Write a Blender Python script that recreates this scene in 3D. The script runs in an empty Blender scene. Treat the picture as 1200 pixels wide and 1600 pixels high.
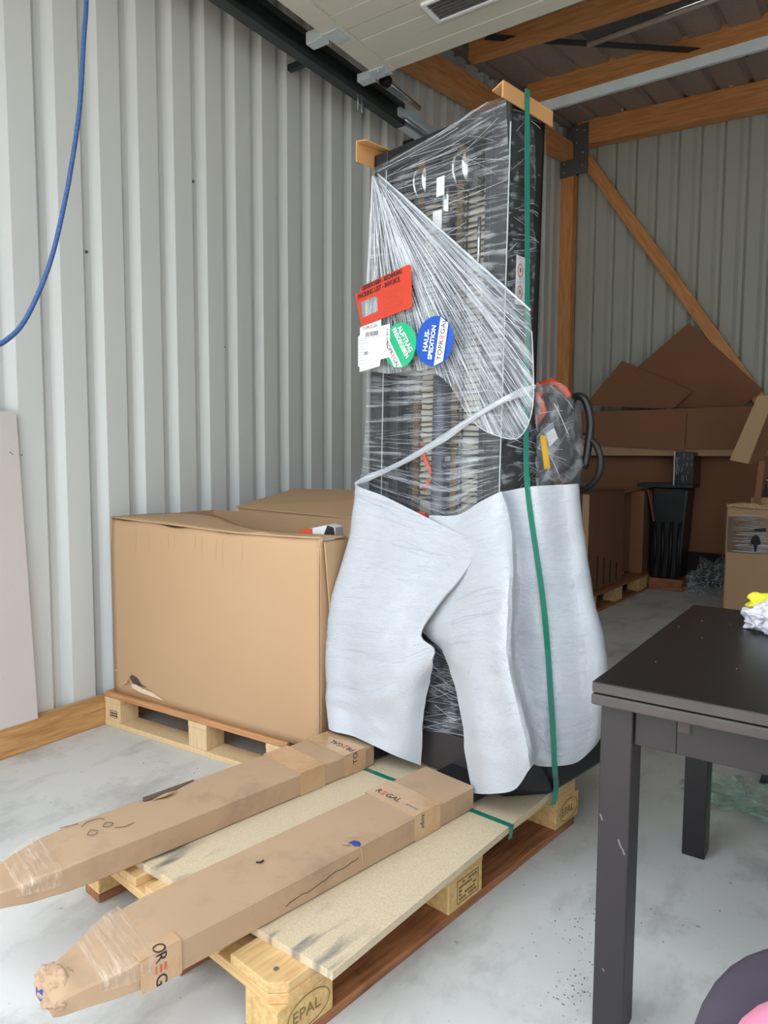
import bpy, bmesh, math, random
import numpy as np
from mathutils import Vector, Matrix, noise
random.seed(7)
scene = bpy.context.scene
COL = scene.collection

# ------------------------------------------------------------------ camera
F_PX, PITCH, YAW, ROLL, CAM_H = 1109.0, -0.0805, 0.6054, 0.0048, 1.1306
fw = Vector((-math.sin(YAW)*math.cos(PITCH), math.cos(YAW)*math.cos(PITCH), math.sin(PITCH)))
rt0 = Vector((math.cos(YAW), math.sin(YAW), 0)); up0 = rt0.cross(fw)
rt = rt0*math.cos(ROLL)+up0*math.sin(ROLL); up = up0*math.cos(ROLL)-rt0*math.sin(ROLL)
cam_d = bpy.data.cameras.new('camera'); cam = bpy.data.objects.new('camera', cam_d); COL.objects.link(cam)
cam_d.sensor_fit = 'VERTICAL'; cam_d.sensor_height = 32.0; cam_d.lens = F_PX/1600*32.0
cam_d.clip_start = 0.02; cam_d.clip_end = 200
m = Matrix((rt, up, -fw)).transposed().to_4x4(); m.translation = (0, 0, CAM_H)
cam.matrix_world = m
scene.camera = cam

# ------------------------------------------------------------------ daylight
world = bpy.data.worlds.new('overcast_sky'); scene.world = world; world.use_nodes = True
bg = world.node_tree.nodes['Background']
wn, wlk = world.node_tree.nodes, world.node_tree.links
# overcast sky: three times as bright at the zenith as at the horizon
w_tc = wn.new('ShaderNodeTexCoord'); w_sep = wn.new('ShaderNodeSeparateXYZ'); wlk.new(w_tc.outputs['Generated'], w_sep.inputs[0])
w_mr = wn.new('ShaderNodeMapRange'); w_mr.inputs[1].default_value = 0.0; w_mr.inputs[2].default_value = 1.0
w_mr.inputs[3].default_value = 0.55; w_mr.inputs[4].default_value = 1.65
wlk.new(w_sep.outputs[2], w_mr.inputs[0]); wlk.new(w_mr.outputs[0], bg.inputs[1])
bg.inputs[0].default_value = (0.86, 0.94, 1.0, 1)
sun_d = bpy.data.lights.new('hazy_sun', 'SUN'); sun_d.energy = 2.4; sun_d.angle = math.radians(8); sun_d.color = (1.0, 0.93, 0.82)
sun = bpy.data.objects.new('hazy_sun', sun_d); COL.objects.link(sun); sun.rotation_euler = (math.radians(-38), 0, math.radians(15))   # high, behind the building: lights only the yard
scene.view_settings.view_transform = 'Standard'; scene.view_settings.look = 'None'
scene.view_settings.gamma = 1.0; scene.view_settings.use_curve_mapping = False
scene.view_settings.exposure = 1.58

# ------------------------------------------------------------------ materials
def srgb(r, g, b):
    f = lambda c: (c/255)/12.92 if c/255 <= 0.04045 else ((c/255+0.055)/1.055)**2.4
    return (f(r), f(g), f(b), 1)

def mat(name, c, rough=0.6, metal=0.0, var=None, bump=None, spec=0.5, c2=None, stretch=None, coat=0.0, stain=None):
    """c: sRGB 0-255. var=(scale, amount): two-tone noise towards c2 (or darker). bump=(scale,strength). stain=(scale,lo,hi,colour)"""
    m = bpy.data.materials.new(name); m.use_nodes = True
    nt = m.node_tree; N = nt.nodes; L = nt.links; p = N['Principled BSDF']
    base = srgb(*c); p.inputs['Base Color'].default_value = base
    p.inputs['Roughness'].default_value = rough; p.inputs['Metallic'].default_value = metal
    p.inputs['Specular IOR Level'].default_value = spec; p.inputs['Coat Weight'].default_value = coat
    if var or bump or stain:
        tc = N.new('ShaderNodeTexCoord'); mp = N.new('ShaderNodeMapping'); L.new(tc.outputs['Object'], mp.inputs[0])
        if stretch: mp.inputs['Scale'].default_value = stretch
    out = None
    if var:
        n = N.new('ShaderNodeTexNoise'); n.inputs['Scale'].default_value = var[0]; n.inputs['Detail'].default_value = 6
        L.new(mp.outputs[0], n.inputs['Vector'])
        mr = N.new('ShaderNodeMapRange'); mr.inputs[1].default_value = 0.33; mr.inputs[2].default_value = 0.67
        mr.inputs[3].default_value = 0; mr.inputs[4].default_value = var[1]; L.new(n.outputs[0], mr.inputs[0])
        mx = N.new('ShaderNodeMix'); mx.data_type = 'RGBA'
        mx.inputs[6].default_value = base
        mx.inputs[7].default_value = srgb(*c2) if c2 else tuple(x*0.6 for x in base[:3])+(1,)
        L.new(mr.outputs[0], mx.inputs[0]); out = mx.outputs[2]
    if stain:
        n = N.new('ShaderNodeTexNoise'); n.inputs['Scale'].default_value = stain[0]; n.inputs['Detail'].default_value = 8
        n.inputs['Roughness'].default_value = 0.65
        L.new(tc.outputs['Object'], n.inputs['Vector'])
        mr = N.new('ShaderNodeMapRange'); mr.inputs[1].default_value = stain[1]; mr.inputs[2].default_value = stain[2]
        L.new(n.outputs[0], mr.inputs[0])
        mx = N.new('ShaderNodeMix'); mx.data_type = 'RGBA'
        if out: L.new(out, mx.inputs[6])
        else: mx.inputs[6].default_value = base
        mx.inputs[7].default_value = srgb(*stain[3]); L.new(mr.outputs[0], mx.inputs[0]); out = mx.outputs[2]
    if out: L.new(out, p.inputs['Base Color'])
    if bump:
        n = N.new('ShaderNodeTexNoise'); n.inputs['Scale'].default_value = bump[0]; n.inputs['Detail'].default_value = 4
        L.new(mp.outputs[0], n.inputs['Vector'])
        b = N.new('ShaderNodeBump'); b.inputs['Strength'].default_value = bump[1]; b.inputs['Distance'].default_value = 0.01
        L.new(n.outputs[0], b.inputs['Height']); L.new(b.outputs[0], p.inputs['Normal'])
    return m

def film(name, su, sv, lo, hi, amin, amax, col=(226, 232, 240), rough=0.25):
    """clear stretch film: its opacity follows the pulled streaks along u"""
    m = bpy.data.materials.new(name); m.use_nodes = True
    nt = m.node_tree; N = nt.nodes; L = nt.links; p = N['Principled BSDF']
    p.inputs['Base Color'].default_value = srgb(*col); p.inputs['Roughness'].default_value = rough
    p.inputs['Specular IOR Level'].default_value = 0.6
    tc = N.new('ShaderNodeTexCoord'); mp = N.new('ShaderNodeMapping'); mp.inputs['Scale'].default_value = (su, sv, 1)
    L.new(tc.outputs['UV'], mp.inputs[0])
    n = N.new('ShaderNodeTexNoise'); n.inputs['Scale'].default_value = 1; n.inputs['Detail'].default_value = 7
    n.inputs['Roughness'].default_value = 0.62; L.new(mp.outputs[0], n.inputs['Vector'])
    n2 = N.new('ShaderNodeTexNoise'); n2.inputs['Scale'].default_value = 5; n2.inputs['Detail'].default_value = 3
    L.new(tc.outputs['UV'], n2.inputs['Vector'])
    ad = N.new('ShaderNodeMath'); ad.operation = 'MULTIPLY_ADD'; ad.inputs[1].default_value = 0.35
    L.new(n2.outputs[0], ad.inputs[0]); L.new(n.outputs[0], ad.inputs[2])
    mr = N.new('ShaderNodeMapRange'); mr.inputs[1].default_value = lo+0.175; mr.inputs[2].default_value = hi+0.175
    mr.inputs[3].default_value = amin; mr.inputs[4].default_value = amax
    L.new(ad.outputs[0], mr.inputs[0]); L.new(mr.outputs[0], p.inputs['Alpha'])
    b = N.new('ShaderNodeBump'); b.inputs['Strength'].default_value = 0.5; b.inputs['Distance'].default_value = 0.004
    L.new(n.outputs[0], b.inputs['Height']); L.new(b.outputs[0], p.inputs['Normal'])
    return m

CARD = (193, 158, 122)
M = {
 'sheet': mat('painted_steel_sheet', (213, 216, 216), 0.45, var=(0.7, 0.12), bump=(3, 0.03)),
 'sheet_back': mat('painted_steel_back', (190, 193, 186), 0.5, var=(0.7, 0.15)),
 'roof': mat('fleece_backed_roof_sheet', (176, 160, 150), 0.95, var=(60, 0.35)),
 'door': mat('door_panel_paint', (208, 205, 192), 0.5, var=(1.0, 0.1), stretch=(0.4, 8, 1), bump=(6, 0.12)),
 'timber': mat('glulam_timber', (234, 168, 108), 0.6, var=(5, 0.7), stretch=(1, 12, 12), c2=(200, 130, 74)),
 'timber_y': mat('glulam_timber_lengthwise', (192, 130, 72), 0.6, var=(5, 0.75), stretch=(12, 1, 12), c2=(146, 90, 46)),
 'timber_z': mat('glulam_timber_upright', (234, 168, 108), 0.6, var=(5, 0.7), stretch=(12, 12, 1), c2=(200, 130, 74)),
 'sill': mat('timber_sill', (206, 160, 104), 0.55, var=(6, 0.8), stretch=(14, 1.2, 14), c2=(164, 112, 60)),
 'pine': mat('new_pine', (214, 182, 130), 0.65, var=(7, 0.7), stretch=(1.2, 14, 14), c2=(186, 140, 86)),
 'pine_y': mat('new_pine_cross', (214, 180, 126), 0.65, var=(7, 0.7), stretch=(14, 1.2, 14), c2=(190, 142, 88)),
 'pine_red': mat('reddish_pine', (170, 112, 72), 0.6, var=(6, 0.9), stretch=(1.2, 14, 14), c2=(112, 68, 44), stain=(6, 0.55, 0.8, (78, 48, 36))),
 'pine_edge': mat('pink_pine', (206, 156, 108), 0.6, var=(7, 0.8), stretch=(1.2, 14, 14), c2=(176, 118, 76)),
 'block': mat('pressed_chip_block', (216, 182, 124), 0.85, var=(60, 0.6), c2=(176, 132, 76), bump=(90, 0.3)),
 'block_pale': mat('pale_pine_block', (228, 198, 156), 0.75, var=(9, 0.5), stretch=(10, 10, 1.5), c2=(206, 172, 120)),
 'chipboard': mat('particle_board', (210, 192, 164), 0.75, var=(230, 0.6), c2=(180, 160, 128), stain=(5, 0.66, 0.9, (170, 152, 126))),
 'card': mat('corrugated_cardboard', CARD, 0.8, var=(1.6, 0.25), c2=(178, 142, 106), bump=(25, 0.05)),
 'card_light': mat('cardboard_sleeve', (178, 148, 119), 0.75, var=(4, 0.4), c2=(164, 132, 102), bump=(18, 0.15), stain=(6, 0.52, 0.78, (146, 120, 98))),
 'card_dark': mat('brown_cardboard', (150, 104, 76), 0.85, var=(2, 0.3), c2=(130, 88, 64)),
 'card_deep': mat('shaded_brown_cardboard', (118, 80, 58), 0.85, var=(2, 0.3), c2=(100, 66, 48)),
 'torn_inside': mat('torn_inner_card', (96, 78, 70), 0.9, var=(60, 0.5)),
 'shred': mat('torn_card_fibre', (224, 200, 172), 0.9, var=(60, 0.4), c2=(190, 160, 130)),
 'card_edge': mat('raw_card_edge', (206, 172, 132), 0.9, var=(40, 0.6)),
 'corner': mat('angle_board', (200, 150, 98), 0.7, var=(6, 0.3)),
 'tape': mat('clear_brown_tape', (184, 146, 106), 0.22, var=(14, 0.4), c2=(204, 178, 150), bump=(40, 0.25), coat=0.3),
 'black': mat('black_powder_coat', (30, 30, 34), 0.4, var=(4, 0.3)),
 'blackgloss': mat('black_plastic', (24, 24, 27), 0.28),
 'dark': mat('charcoal_cover', (52, 48, 50), 0.5, var=(3, 0.3)),
 'rubber': mat('black_rubber', (18, 18, 20), 0.5),
 'steel': mat('galvanised_steel', (206, 216, 222), 0.42, 0.3, var=(9, 0.4), c2=(172, 184, 190)),
 'steel_dark': mat('shade_dark_galvanised', (62, 68, 70), 0.45, 0.5, var=(6, 0.5)),  # galvanised steel with the track's shade put into a dark colour
 'plate': mat('grey_steel_plate', (112, 112, 114), 0.6, 0.3, var=(6, 0.4)),
 'chrome': mat('chrome', (205, 210, 214), 0.2, 0.9),
 'chain': mat('oiled_chain', (104, 84, 60), 0.45, 0.6, var=(60, 0.6)),
 'cyl': mat('grey_lift_cylinder', (70, 74, 84), 0.35, 0.2),
 'foam': mat('white_foam_sheet', (194, 198, 206), 0.4, var=(3, 0.1), bump=(240, 0.35), stretch=(1, 1, 1.6), coat=0.5),
 'strand': mat('film_strand', (206, 212, 222), 0.25),
 'strap': mat('green_polyester_strap', (34, 122, 104), 0.32, var=(40, 0.2), coat=0.3),
 'red': mat('red_document_pouch', (206, 62, 36), 0.35, coat=0.5),
 'orange': mat('orange_plastic', (222, 84, 48), 0.4),
 'green': mat('green_sticker', (32, 176, 124), 0.45),
 'blue': mat('blue_sticker', (24, 84, 186), 0.3, coat=0.4, bump=(12, 0.3)),
 'white': mat('white_paper', (232, 232, 236), 0.6),
 'ink': mat('black_ink', (36, 34, 44), 0.7),
 'inkgrey': mat('grey_ink', (120, 118, 122), 0.7),
 'inkred': mat('red_ink', (198, 84, 70), 0.7),
 'stamp': mat('burnt_stamp', (128, 104, 66), 0.8),
 'pen': mat('pen_line', (88, 76, 66), 0.8),
 'yellow': mat('yellow_tag', (222, 178, 44), 0.4),
 'greyplastic': mat('grey_plastic_cap', (122, 132, 142), 0.4),
 'bluepaint': mat('blue_fork_paint', (34, 60, 140), 0.4),
 'hole': mat('dark_gap', (44, 34, 32), 0.9),
 'rope': mat('blue_braided_rope', (24, 80, 152), 0.55, var=(220, 0.8), c2=(92, 112, 150)),
 'plaster': mat('grey_pink_board', (206, 198, 196), 0.85, var=(3, 0.2), c2=(188, 180, 178), bump=(60, 0.06)),
 'table': mat('black_brown_table_top', (27, 23, 25), 0.33, var=(3, 0.3), stretch=(12, 1, 1), c2=(34, 29, 30)),
 'table_edge': mat('worn_black_brown_wood', (47, 42, 44), 0.5, var=(8, 0.5), c2=(40, 35, 37)),
 'table_rim': mat('scuffed_black_brown_edge', (78, 70, 69), 0.55, var=(14, 0.6), c2=(66, 58, 58)),
 'cloth': mat('white_cloth', (224, 222, 230), 0.9, var=(8, 0.2)),
 'yellowcloth': mat('yellow_cloth', (232, 224, 60), 0.8),
 'velvet': mat('purple_grey_upholstery', (84, 74, 88), 0.9, var=(7, 0.6), c2=(66, 56, 70), bump=(30, 0.15)),
 'pink': mat('pink_fabric', (238, 150, 182), 0.8, var=(5, 0.3), c2=(236, 128, 150)),
 'post': mat('dark_grey_post', (62, 66, 74), 0.5),
 'lamp': mat('lamp_diffuser', (176, 164, 156), 0.4),
 'film_h': film('stretch_film_across', 2.2, 75, 0.50, 0.75, 0.05, 0.55),
 'film_d': film('stretch_film_fan', 2.5, 60, 0.44, 0.70, 0.10, 0.68),
 'guard_haze': film('added_haze_sheet', 2, 3, 0.3, 0.7, 0.78, 0.9, (226, 216, 196), 0.4),  # pale haze tone for the sheet added inside the mast
 'film_s': film('stretch_film_side', 3, 40, 0.5, 0.74, 0.04, 0.5),
 'film_foam': film('stretch_film_over_foam', 3, 38, 0.46, 0.78, 0.03, 0.38, (216, 222, 232), 0.2),
 'film_band': film('twisted_film_band', 9, 8, 0.3, 0.6, 0.35, 0.85),
 'film_bag': film('crumpled_clear_film', 5, 5, 0.46, 0.7, 0.10, 0.5, rough=0.12),
 'tape_clear': film('clear_brown_wrap_tape', 2, 9, 0.46, 0.70, 0.15, 0.75, (214, 190, 166), 0.12),
 'film_green': film('greenish_clear_film', 6, 10, 0.45, 0.68, 0.14, 0.55, (176, 205, 190), 0.15),
 'film_dark': film('clear_film_in_shade', 10, 26, 0.5, 0.7, 0.03, 0.5, rough=0.12),
}

def floor_mat():
    m = bpy.data.materials.new('trowelled_concrete'); m.use_nodes = True
    nt = m.node_tree; N = nt.nodes; L = nt.links; p = N['Principled BSDF']; p.inputs['Roughness'].default_value = 0.55
    tc = N.new('ShaderNodeTexCoord')
    def nz(s, d, r, lo, hi, vec=None):
        n = N.new('ShaderNodeTexNoise'); n.inputs['Scale'].default_value = s; n.inputs['Detail'].default_value = d
        n.inputs['Roughness'].default_value = r; L.new(vec or tc.outputs['Object'], n.inputs['Vector'])
        q = N.new('ShaderNodeMapRange'); q.inputs[1].default_value = lo; q.inputs[2].default_value = hi
        L.new(n.outputs[0], q.inputs[0]); return q.outputs[0]
    def mix(a, b, f):
        x = N.new('ShaderNodeMix'); x.data_type = 'RGBA'
        if isinstance(a, tuple): x.inputs[6].default_value = a
        else: L.new(a, x.inputs[6])
        x.inputs[7].default_value = b; L.new(f, x.inputs[0]); return x.outputs[2]
    c = mix(srgb(208, 208, 206), srgb(190, 190, 188), nz(1.4, 5, 0.55, 0.35, 0.7))
    mp = N.new('ShaderNodeMapping'); mp.inputs['Scale'].default_value = (5, 2.2, 1); mp.inputs['Rotation'].default_value = (0, 0, 0.9)
    L.new(tc.outputs['Object'], mp.inputs[0])
    c = mix(c, srgb(142, 140, 138), nz(1.0, 8, 0.62, 0.53, 0.80, mp.outputs[0]))
    c = mix(c, srgb(150, 147, 144), nz(3.2, 9, 0.72, 0.52, 0.80))
    c = mix(c, srgb(112, 108, 104), nz(38, 3, 0.5, 0.70, 0.80))
    c = mix(c, srgb(218, 218, 217), nz(11, 6, 0.7, 0.62, 0.8))
    L.new(c, p.inputs['Base Color'])
    n = N.new('ShaderNodeTexNoise'); n.inputs['Scale'].default_value = 30; n.inputs['Detail'].default_value = 5
    L.new(tc.outputs['Object'], n.inputs['Vector'])
    b = N.new('ShaderNodeBump'); b.inputs['Strength'].default_value = 0.08; b.inputs['Distance'].default_value = 0.01
    L.new(n.outputs[0], b.inputs['Height']); L.new(b.outputs[0], p.inputs['Normal'])
    return m
M['floor'] = floor_mat()
def board_dirt():
    nt = M['chipboard'].node_tree; N = nt.nodes; L = nt.links; p = N['Principled BSDF']; src = p.inputs['Base Color'].links[0].from_socket
    tc = N.new('ShaderNodeTexCoord'); mp = N.new('ShaderNodeMapping'); mp.inputs['Scale'].default_value = (5, 26, 1); L.new(tc.outputs['Object'], mp.inputs[0])
    n = N.new('ShaderNodeTexNoise'); n.inputs['Scale'].default_value = 1; n.inputs['Detail'].default_value = 6; L.new(mp.outputs[0], n.inputs['Vector'])
    a = N.new('ShaderNodeMapRange'); a.inputs[1].default_value = 0.52; a.inputs[2].default_value = 0.66; L.new(n.outputs[0], a.inputs[0])
    sx = N.new('ShaderNodeSeparateXYZ'); L.new(tc.outputs['Object'], sx.inputs[0])
    e = N.new('ShaderNodeMapRange'); e.inputs[1].default_value = 0.24; e.inputs[2].default_value = 0.12; L.new(sx.outputs[0], e.inputs[0])
    mu = N.new('ShaderNodeMath'); mu.operation = 'MULTIPLY'; L.new(a.outputs[0], mu.inputs[0]); L.new(e.outputs[0], mu.inputs[1])
    mx = N.new('ShaderNodeMix'); mx.data_type = 'RGBA'; L.new(src, mx.inputs[6]); mx.inputs[7].default_value = srgb(112, 108, 106)
    L.new(mu.outputs[0], mx.inputs[0]); L.new(mx.outputs[2], p.inputs['Base Color'])
board_dirt()
M['yard'] = mat('pale_yard_paving', (214, 206, 192), 0.9, var=(1.5, 0.2))

# ------------------------------------------------------------------ builders
def link(name, me, mt, parent=None, loc=None, rot=None, smooth=False):
    o = bpy.data.objects.new(name, me); COL.objects.link(o)
    if mt is not None and not me.materials: me.materials.append(M[mt] if isinstance(mt, str) else mt)
    if parent is not None: o.parent = parent
    if loc is not None: o.location = loc
    if rot is not None: o.rotation_euler = rot
    if smooth:
        for p in me.polygons: p.use_smooth = True
    return o

def raw(name, V, Fc, mt, parent=None, smooth=False, **k):
    me = bpy.data.meshes.new(name); me.from_pydata([tuple(map(float, v)) for v in V], [], [tuple(f) for f in Fc]); me.update()
    bm = bmesh.new(); bm.from_mesh(me); bmesh.ops.recalc_face_normals(bm, faces=bm.faces); bm.to_mesh(me); bm.free()
    return link(name, me, mt, parent, smooth=smooth, **k)

class MB:
    """collects boxes, tubes and prisms into one mesh"""
    def __init__(s): s.V = []; s.F = []
    def add(s, V, Fc):
        n = len(s.V); s.V += [tuple(v) for v in V]; s.F += [tuple(i+n for i in f) for f in Fc]; return s
    def box(s, x0, x1, y0, y1, z0, z1):
        return s.add([(x0,y0,z0),(x1,y0,z0),(x1,y1,z0),(x0,y1,z0),(x0,y0,z1),(x1,y0,z1),(x1,y1,z1),(x0,y1,z1)],
                     [(0,3,2,1),(4,5,6,7),(0,1,5,4),(1,2,6,5),(2,3,7,6),(3,0,4,7)])
    def prism(s, poly, off):
        n = len(poly); a = [Vector(p) for p in poly]; b = [p+Vector(off) for p in a]
        return s.add(a+b, [tuple(range(n-1,-1,-1)), tuple(range(n,2*n))]+[(i,(i+1)%n,(i+1)%n+n,i+n) for i in range(n)])
    def tube(s, pts, r, n=8, cap=True):
        pts = [Vector(p) for p in pts]; V = []; Fc = []
        rr = r if isinstance(r, (list, tuple)) else [r]*len(pts)
        t0 = (pts[1]-pts[0]).normalized(); a = t0.orthogonal().normalized()
        for i, p in enumerate(pts):
            t = (pts[min(i+1,len(pts)-1)]-pts[max(i-1,0)]).normalized()
            a = (a-t*a.dot(t)).normalized(); b = t.cross(a)
            for j in range(n):
                an = 2*math.pi*j/n; V.append(p+(a*math.cos(an)+b*math.sin(an))*rr[i])
        for i in range(len(pts)-1):
            for j in range(n): Fc.append((i*n+j, i*n+(j+1)%n, (i+1)*n+(j+1)%n, (i+1)*n+j))
        if cap: Fc += [tuple(range(n-1,-1,-1)), tuple((len(pts)-1)*n+j for j in range(n))]
        return s.add(V, Fc)
    def build(s, name, mt, parent=None, bevel=0.0, smooth=False, **k):
        o = raw(name, s.V, s.F, mt, parent, smooth, **k)
        if bevel:
            b = o.modifiers.new('bevel', 'BEVEL'); b.width = bevel; b.segments = 2; b.limit_method = 'ANGLE'; b.angle_limit = 0.6
        return o

def box(name, x0, x1, y0, y1, z0, z1, mt, parent=None, bevel=0.0, **k):
    return MB().box(x0, x1, y0, y1, z0, z1).build(name, mt, parent, bevel, **k)
def tube(name, pts, r, mt, parent=None, n=10, **k):
    return MB().tube(pts, r, n).build(name, mt, parent, smooth=True, **k)

def thing(name, label, cat, loc=(0,0,0), rz=0.0, group=None):
    o = bpy.data.objects.new(name, None); COL.objects.link(o); o.location = loc; o.rotation_euler = (0,0,rz)
    o.empty_display_size = 0.1
    return tag(o, label, cat, group)
def tag(o, label, cat, group=None, kind=None):
    o['label'] = label; o['category'] = cat
    if group: o['group'] = group
    if kind: o['kind'] = kind
    return o
def struct(o): o['kind'] = 'structure'; return o
def stuff(o): o['kind'] = 'stuff'; return o

def cr(P, t):
    """Catmull-Rom through the control points P (n,3) at parameter t in [0,n-1]"""
    n = len(P); i = min(int(t), n-2); f = t-i
    p0 = P[max(i-1,0)]; p1 = P[i]; p2 = P[i+1]; p3 = P[min(i+2,n-1)]
    if i == 0: p0 = 2*p1-p2
    if i == n-2: p3 = 2*p2-p1
    return 0.5*((2*p1)+(-p0+p2)*f+(2*p0-5*p1+4*p2-p3)*f*f+(-p0+3*p1-3*p2+p3)*f*f*f)
class Grid:
    def __init__(s, rows): s.P = np.array(rows, float); s.R, s.C = s.P.shape[:2]
    def at(s, v, u):   # v,u in 0..1
        rows = np.array([cr(s.P[i], u*(s.C-1)) for i in range(s.R)])
        return cr(rows, v*(s.R-1)) if s.R > 1 else rows[0]
    def mesh(s, name, nr, nc, mt, parent=None, thick=0.0, wrinkle=None):
        U = np.linspace(0,1,nc+1); T = []
        for i in range(nr+1): T.append(None)
        cols = [[cr(s.P[i], u*(s.C-1)) for i in range(s.R)] for u in U]
        V = []
        for i in range(nr+1):
            for j in range(nc+1):
                p = cr(np.array(cols[j]), i/nr*(s.R-1))
                if wrinkle: p = p+np.array(wrinkle(i/nr, U[j], p))
                V.append(p)
        W = nc+1
        Fc = [(i*W+j, i*W+j+1, (i+1)*W+j+1, (i+1)*W+j) for i in range(nr) for j in range(nc)]
        me = bpy.data.meshes.new(name); me.from_pydata([tuple(map(float,v)) for v in V], [], Fc); me.update()
        uv = me.uv_layers.new(name='UVMap')
        for lp in me.loops:
            i, j = divmod(lp.vertex_index, W); uv.data[lp.index].uv = (j/nc, i/nr)
        o = link(name, me, mt, parent, smooth=True)
        if thick:
            md = o.modifiers.new('thickness', 'SOLIDIFY'); md.thickness = thick; md.offset = 0
        return o
    def strands(s, name, n, mt, parent, drift=0.03, r=(0.0005,0.0011), off=(0,-0.003,0), span=(0.1,1.0), seed=1, urange=(0,1), vrange=(0,1)):
        rnd = random.Random(seed); mb = MB(); off = np.array(off)
        for k in range(n):
            v0 = rnd.uniform(*vrange); v1 = min(max(v0+rnd.gauss(0,drift),0),1); L = rnd.uniform(*span); u0 = rnd.uniform(urange[0], max(urange[0],urange[1]-L))
            u1 = min(urange[1], u0+L); m_ = max(4, int(10*(u1-u0)))
            pts = [s.at(v0+(v1-v0)*q/m_, u0+(u1-u0)*q/m_)+off for q in range(m_+1)]
            mb.tube(pts, rnd.uniform(*r), 3, cap=False)
        return stuff(mb.build(name, mt, parent))

def text(parent, s, size, mt, loc, xd, yd, name='lettering', align='LEFT', depth=0.0003, bold=0.0, sx=1.0):
    cu = bpy.data.curves.new(name, 'FONT'); cu.body = s; cu.size = size; cu.align_x = align; cu.align_y = 'CENTER'
    cu.extrude = depth; cu.offset = bold; cu.resolution_u = 3
    t = bpy.data.objects.new(name, cu); COL.objects.link(t)
    dg = bpy.context.evaluated_depsgraph_get(); dg.update()
    me = bpy.data.meshes.new_from_object(t.evaluated_get(dg)); bpy.data.objects.remove(t)
    o = link(name, me, mt, parent)
    x = Vector(xd).normalized(); y = Vector(yd); y = (y-x*y.dot(x)).normalized(); z = x.cross(y)
    mm = Matrix((x*sx, y, z)).transposed().to_4x4(); mm.translation = loc
    o.matrix_basis = mm
    xs = [v.co.x for v in me.vertices] or [0]
    o['w'] = max(xs)*sx
    return o

def wordmark(parent, h, loc, xd, yd, ink='ink', bars='inkred', start=0, end=8, name='lettering'):
    """the maker's word with three red bars for its E; start/end pick the letters the photograph shows"""
    x = Vector(xd).normalized(); loc = Vector(loc); y = Vector(yd); y = (y-x*y.dot(x)).normalized(); z = x.cross(y)
    pos = 0.0
    a = 'TOPR'[start:]; b = 'GAL'[:max(0,end-5)]
    if a:
        t = text(parent, a, h*1.37, ink, loc, xd, yd, name); pos = t['w']+h*0.18; del t['w']
    bar = MB(); w = h*0.62; bh = h*0.19
    for k in (-1,0,1):
        c = loc+x*pos+y*(k*h*0.4)
        bar.prism([c-y*bh/2, c+x*w-y*bh/2, c+x*w+y*bh/2, c+y*bh/2], z*0.0005)
    bar.build('letter_bars', bars, parent); pos += w+h*0.16
    if b:
        t = text(parent, b, h*1.37, ink, loc+x*pos, xd, yd, name); pos += t['w']; del t['w']
    return pos

def blob(name, c, s, mt, parent=None, seed=0, amp=0.35, sub=4, freq=2.2, flat=None, **k):
    bm = bmesh.new(); bmesh.ops.create_icosphere(bm, subdivisions=sub, radius=1)
    for v in bm.verts:
        d = noise.fractal(v.co*freq+Vector((seed*7.3,seed*3.1,seed)), 1.0, 2.0, 4)
        q = v.co*(1+amp*d); v.co = Vector((q.x*s[0], q.y*s[1], q.z*s[2]))+Vector(c)
        if flat is not None and v.co.z < flat: v.co.z = flat+0.0005
    me = bpy.data.meshes.new(name); bm.to_mesh(me); bm.free()
    uv = me.uv_layers.new(name='UVMap')
    for lp in me.loops:
        co = me.vertices[lp.vertex_index].co; uv.data[lp.index].uv = (co.x*2.0+co.z*0.7, co.y*2.0+co.z*1.3)
    return link(name, me, mt, parent, smooth=True, **k)

# ================================================================== the setting
def roof_z(x, y): return 3.44+0.125*y-0.03*(x+2.5)

def ribbed(name, mt, length, phase, pitch, top, place, crest=0.100, flank=0.030, valley=0.027, depth=0.036):
    """trapezoidal sheet running along s; place(s, t, z) -> world, t = depth behind the crest plane"""
    prof = []; s = phase-pitch*(int(phase/pitch)+1)
    while s < length:
        for q, t in ((0, depth), (flank, 0), (flank+crest, 0), (2*flank+crest, depth)):
            prof.append((s+q, t))
        s += pitch
    prof = [(min(max(a, 0), length), t) for a, t in prof if -0.12 < a < length+0.12]
    V = []; Fc = []
    for a, t in prof: V += [place(a, t, 0), place(a, t, top(a))]
    for i in range(len(prof)-1): Fc.append((2*i, 2*i+2, 2*i+3, 2*i+1))
    me = bpy.data.meshes.new(name); me.from_pydata(V, [], Fc); me.update()
    return struct(link(name, me, mt))

Y0, Y1, XL, XR = 0.5, 7.0, -2.66, 2.7
struct(raw('floor', [(XL-.1,Y0-.1,0),(XR+.1,Y0-.1,0),(XR+.1,Y1+.1,0),(XL-.1,Y1+.1,0)], [(0,1,2,3)], 'floor'))
struct(raw('yard_ground', [(-14,-16,-.02),(14,-16,-.02),(14,Y0-.1,-.02),(-14,Y0-.1,-.02)], [(0,1,2,3)], 'yard'))  # unseen yard ground outside the door, bounces daylight indoors
wl = ribbed('wall_left', 'sheet', Y1-Y0, 1.583-Y0-0.187*10, 0.187, lambda a: roof_z(XL, a+Y0)+.035, lambda a,t,z: (XL-t, Y0+a, z))
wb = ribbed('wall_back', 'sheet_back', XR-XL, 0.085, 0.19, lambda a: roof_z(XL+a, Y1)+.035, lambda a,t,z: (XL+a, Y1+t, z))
ribbed('wall_right', 'sheet', Y1-Y0, 0.05, 0.187, lambda a: roof_z(XR, a+Y0)+.035, lambda a,t,z: (XR+t, Y0+a, z))
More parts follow.
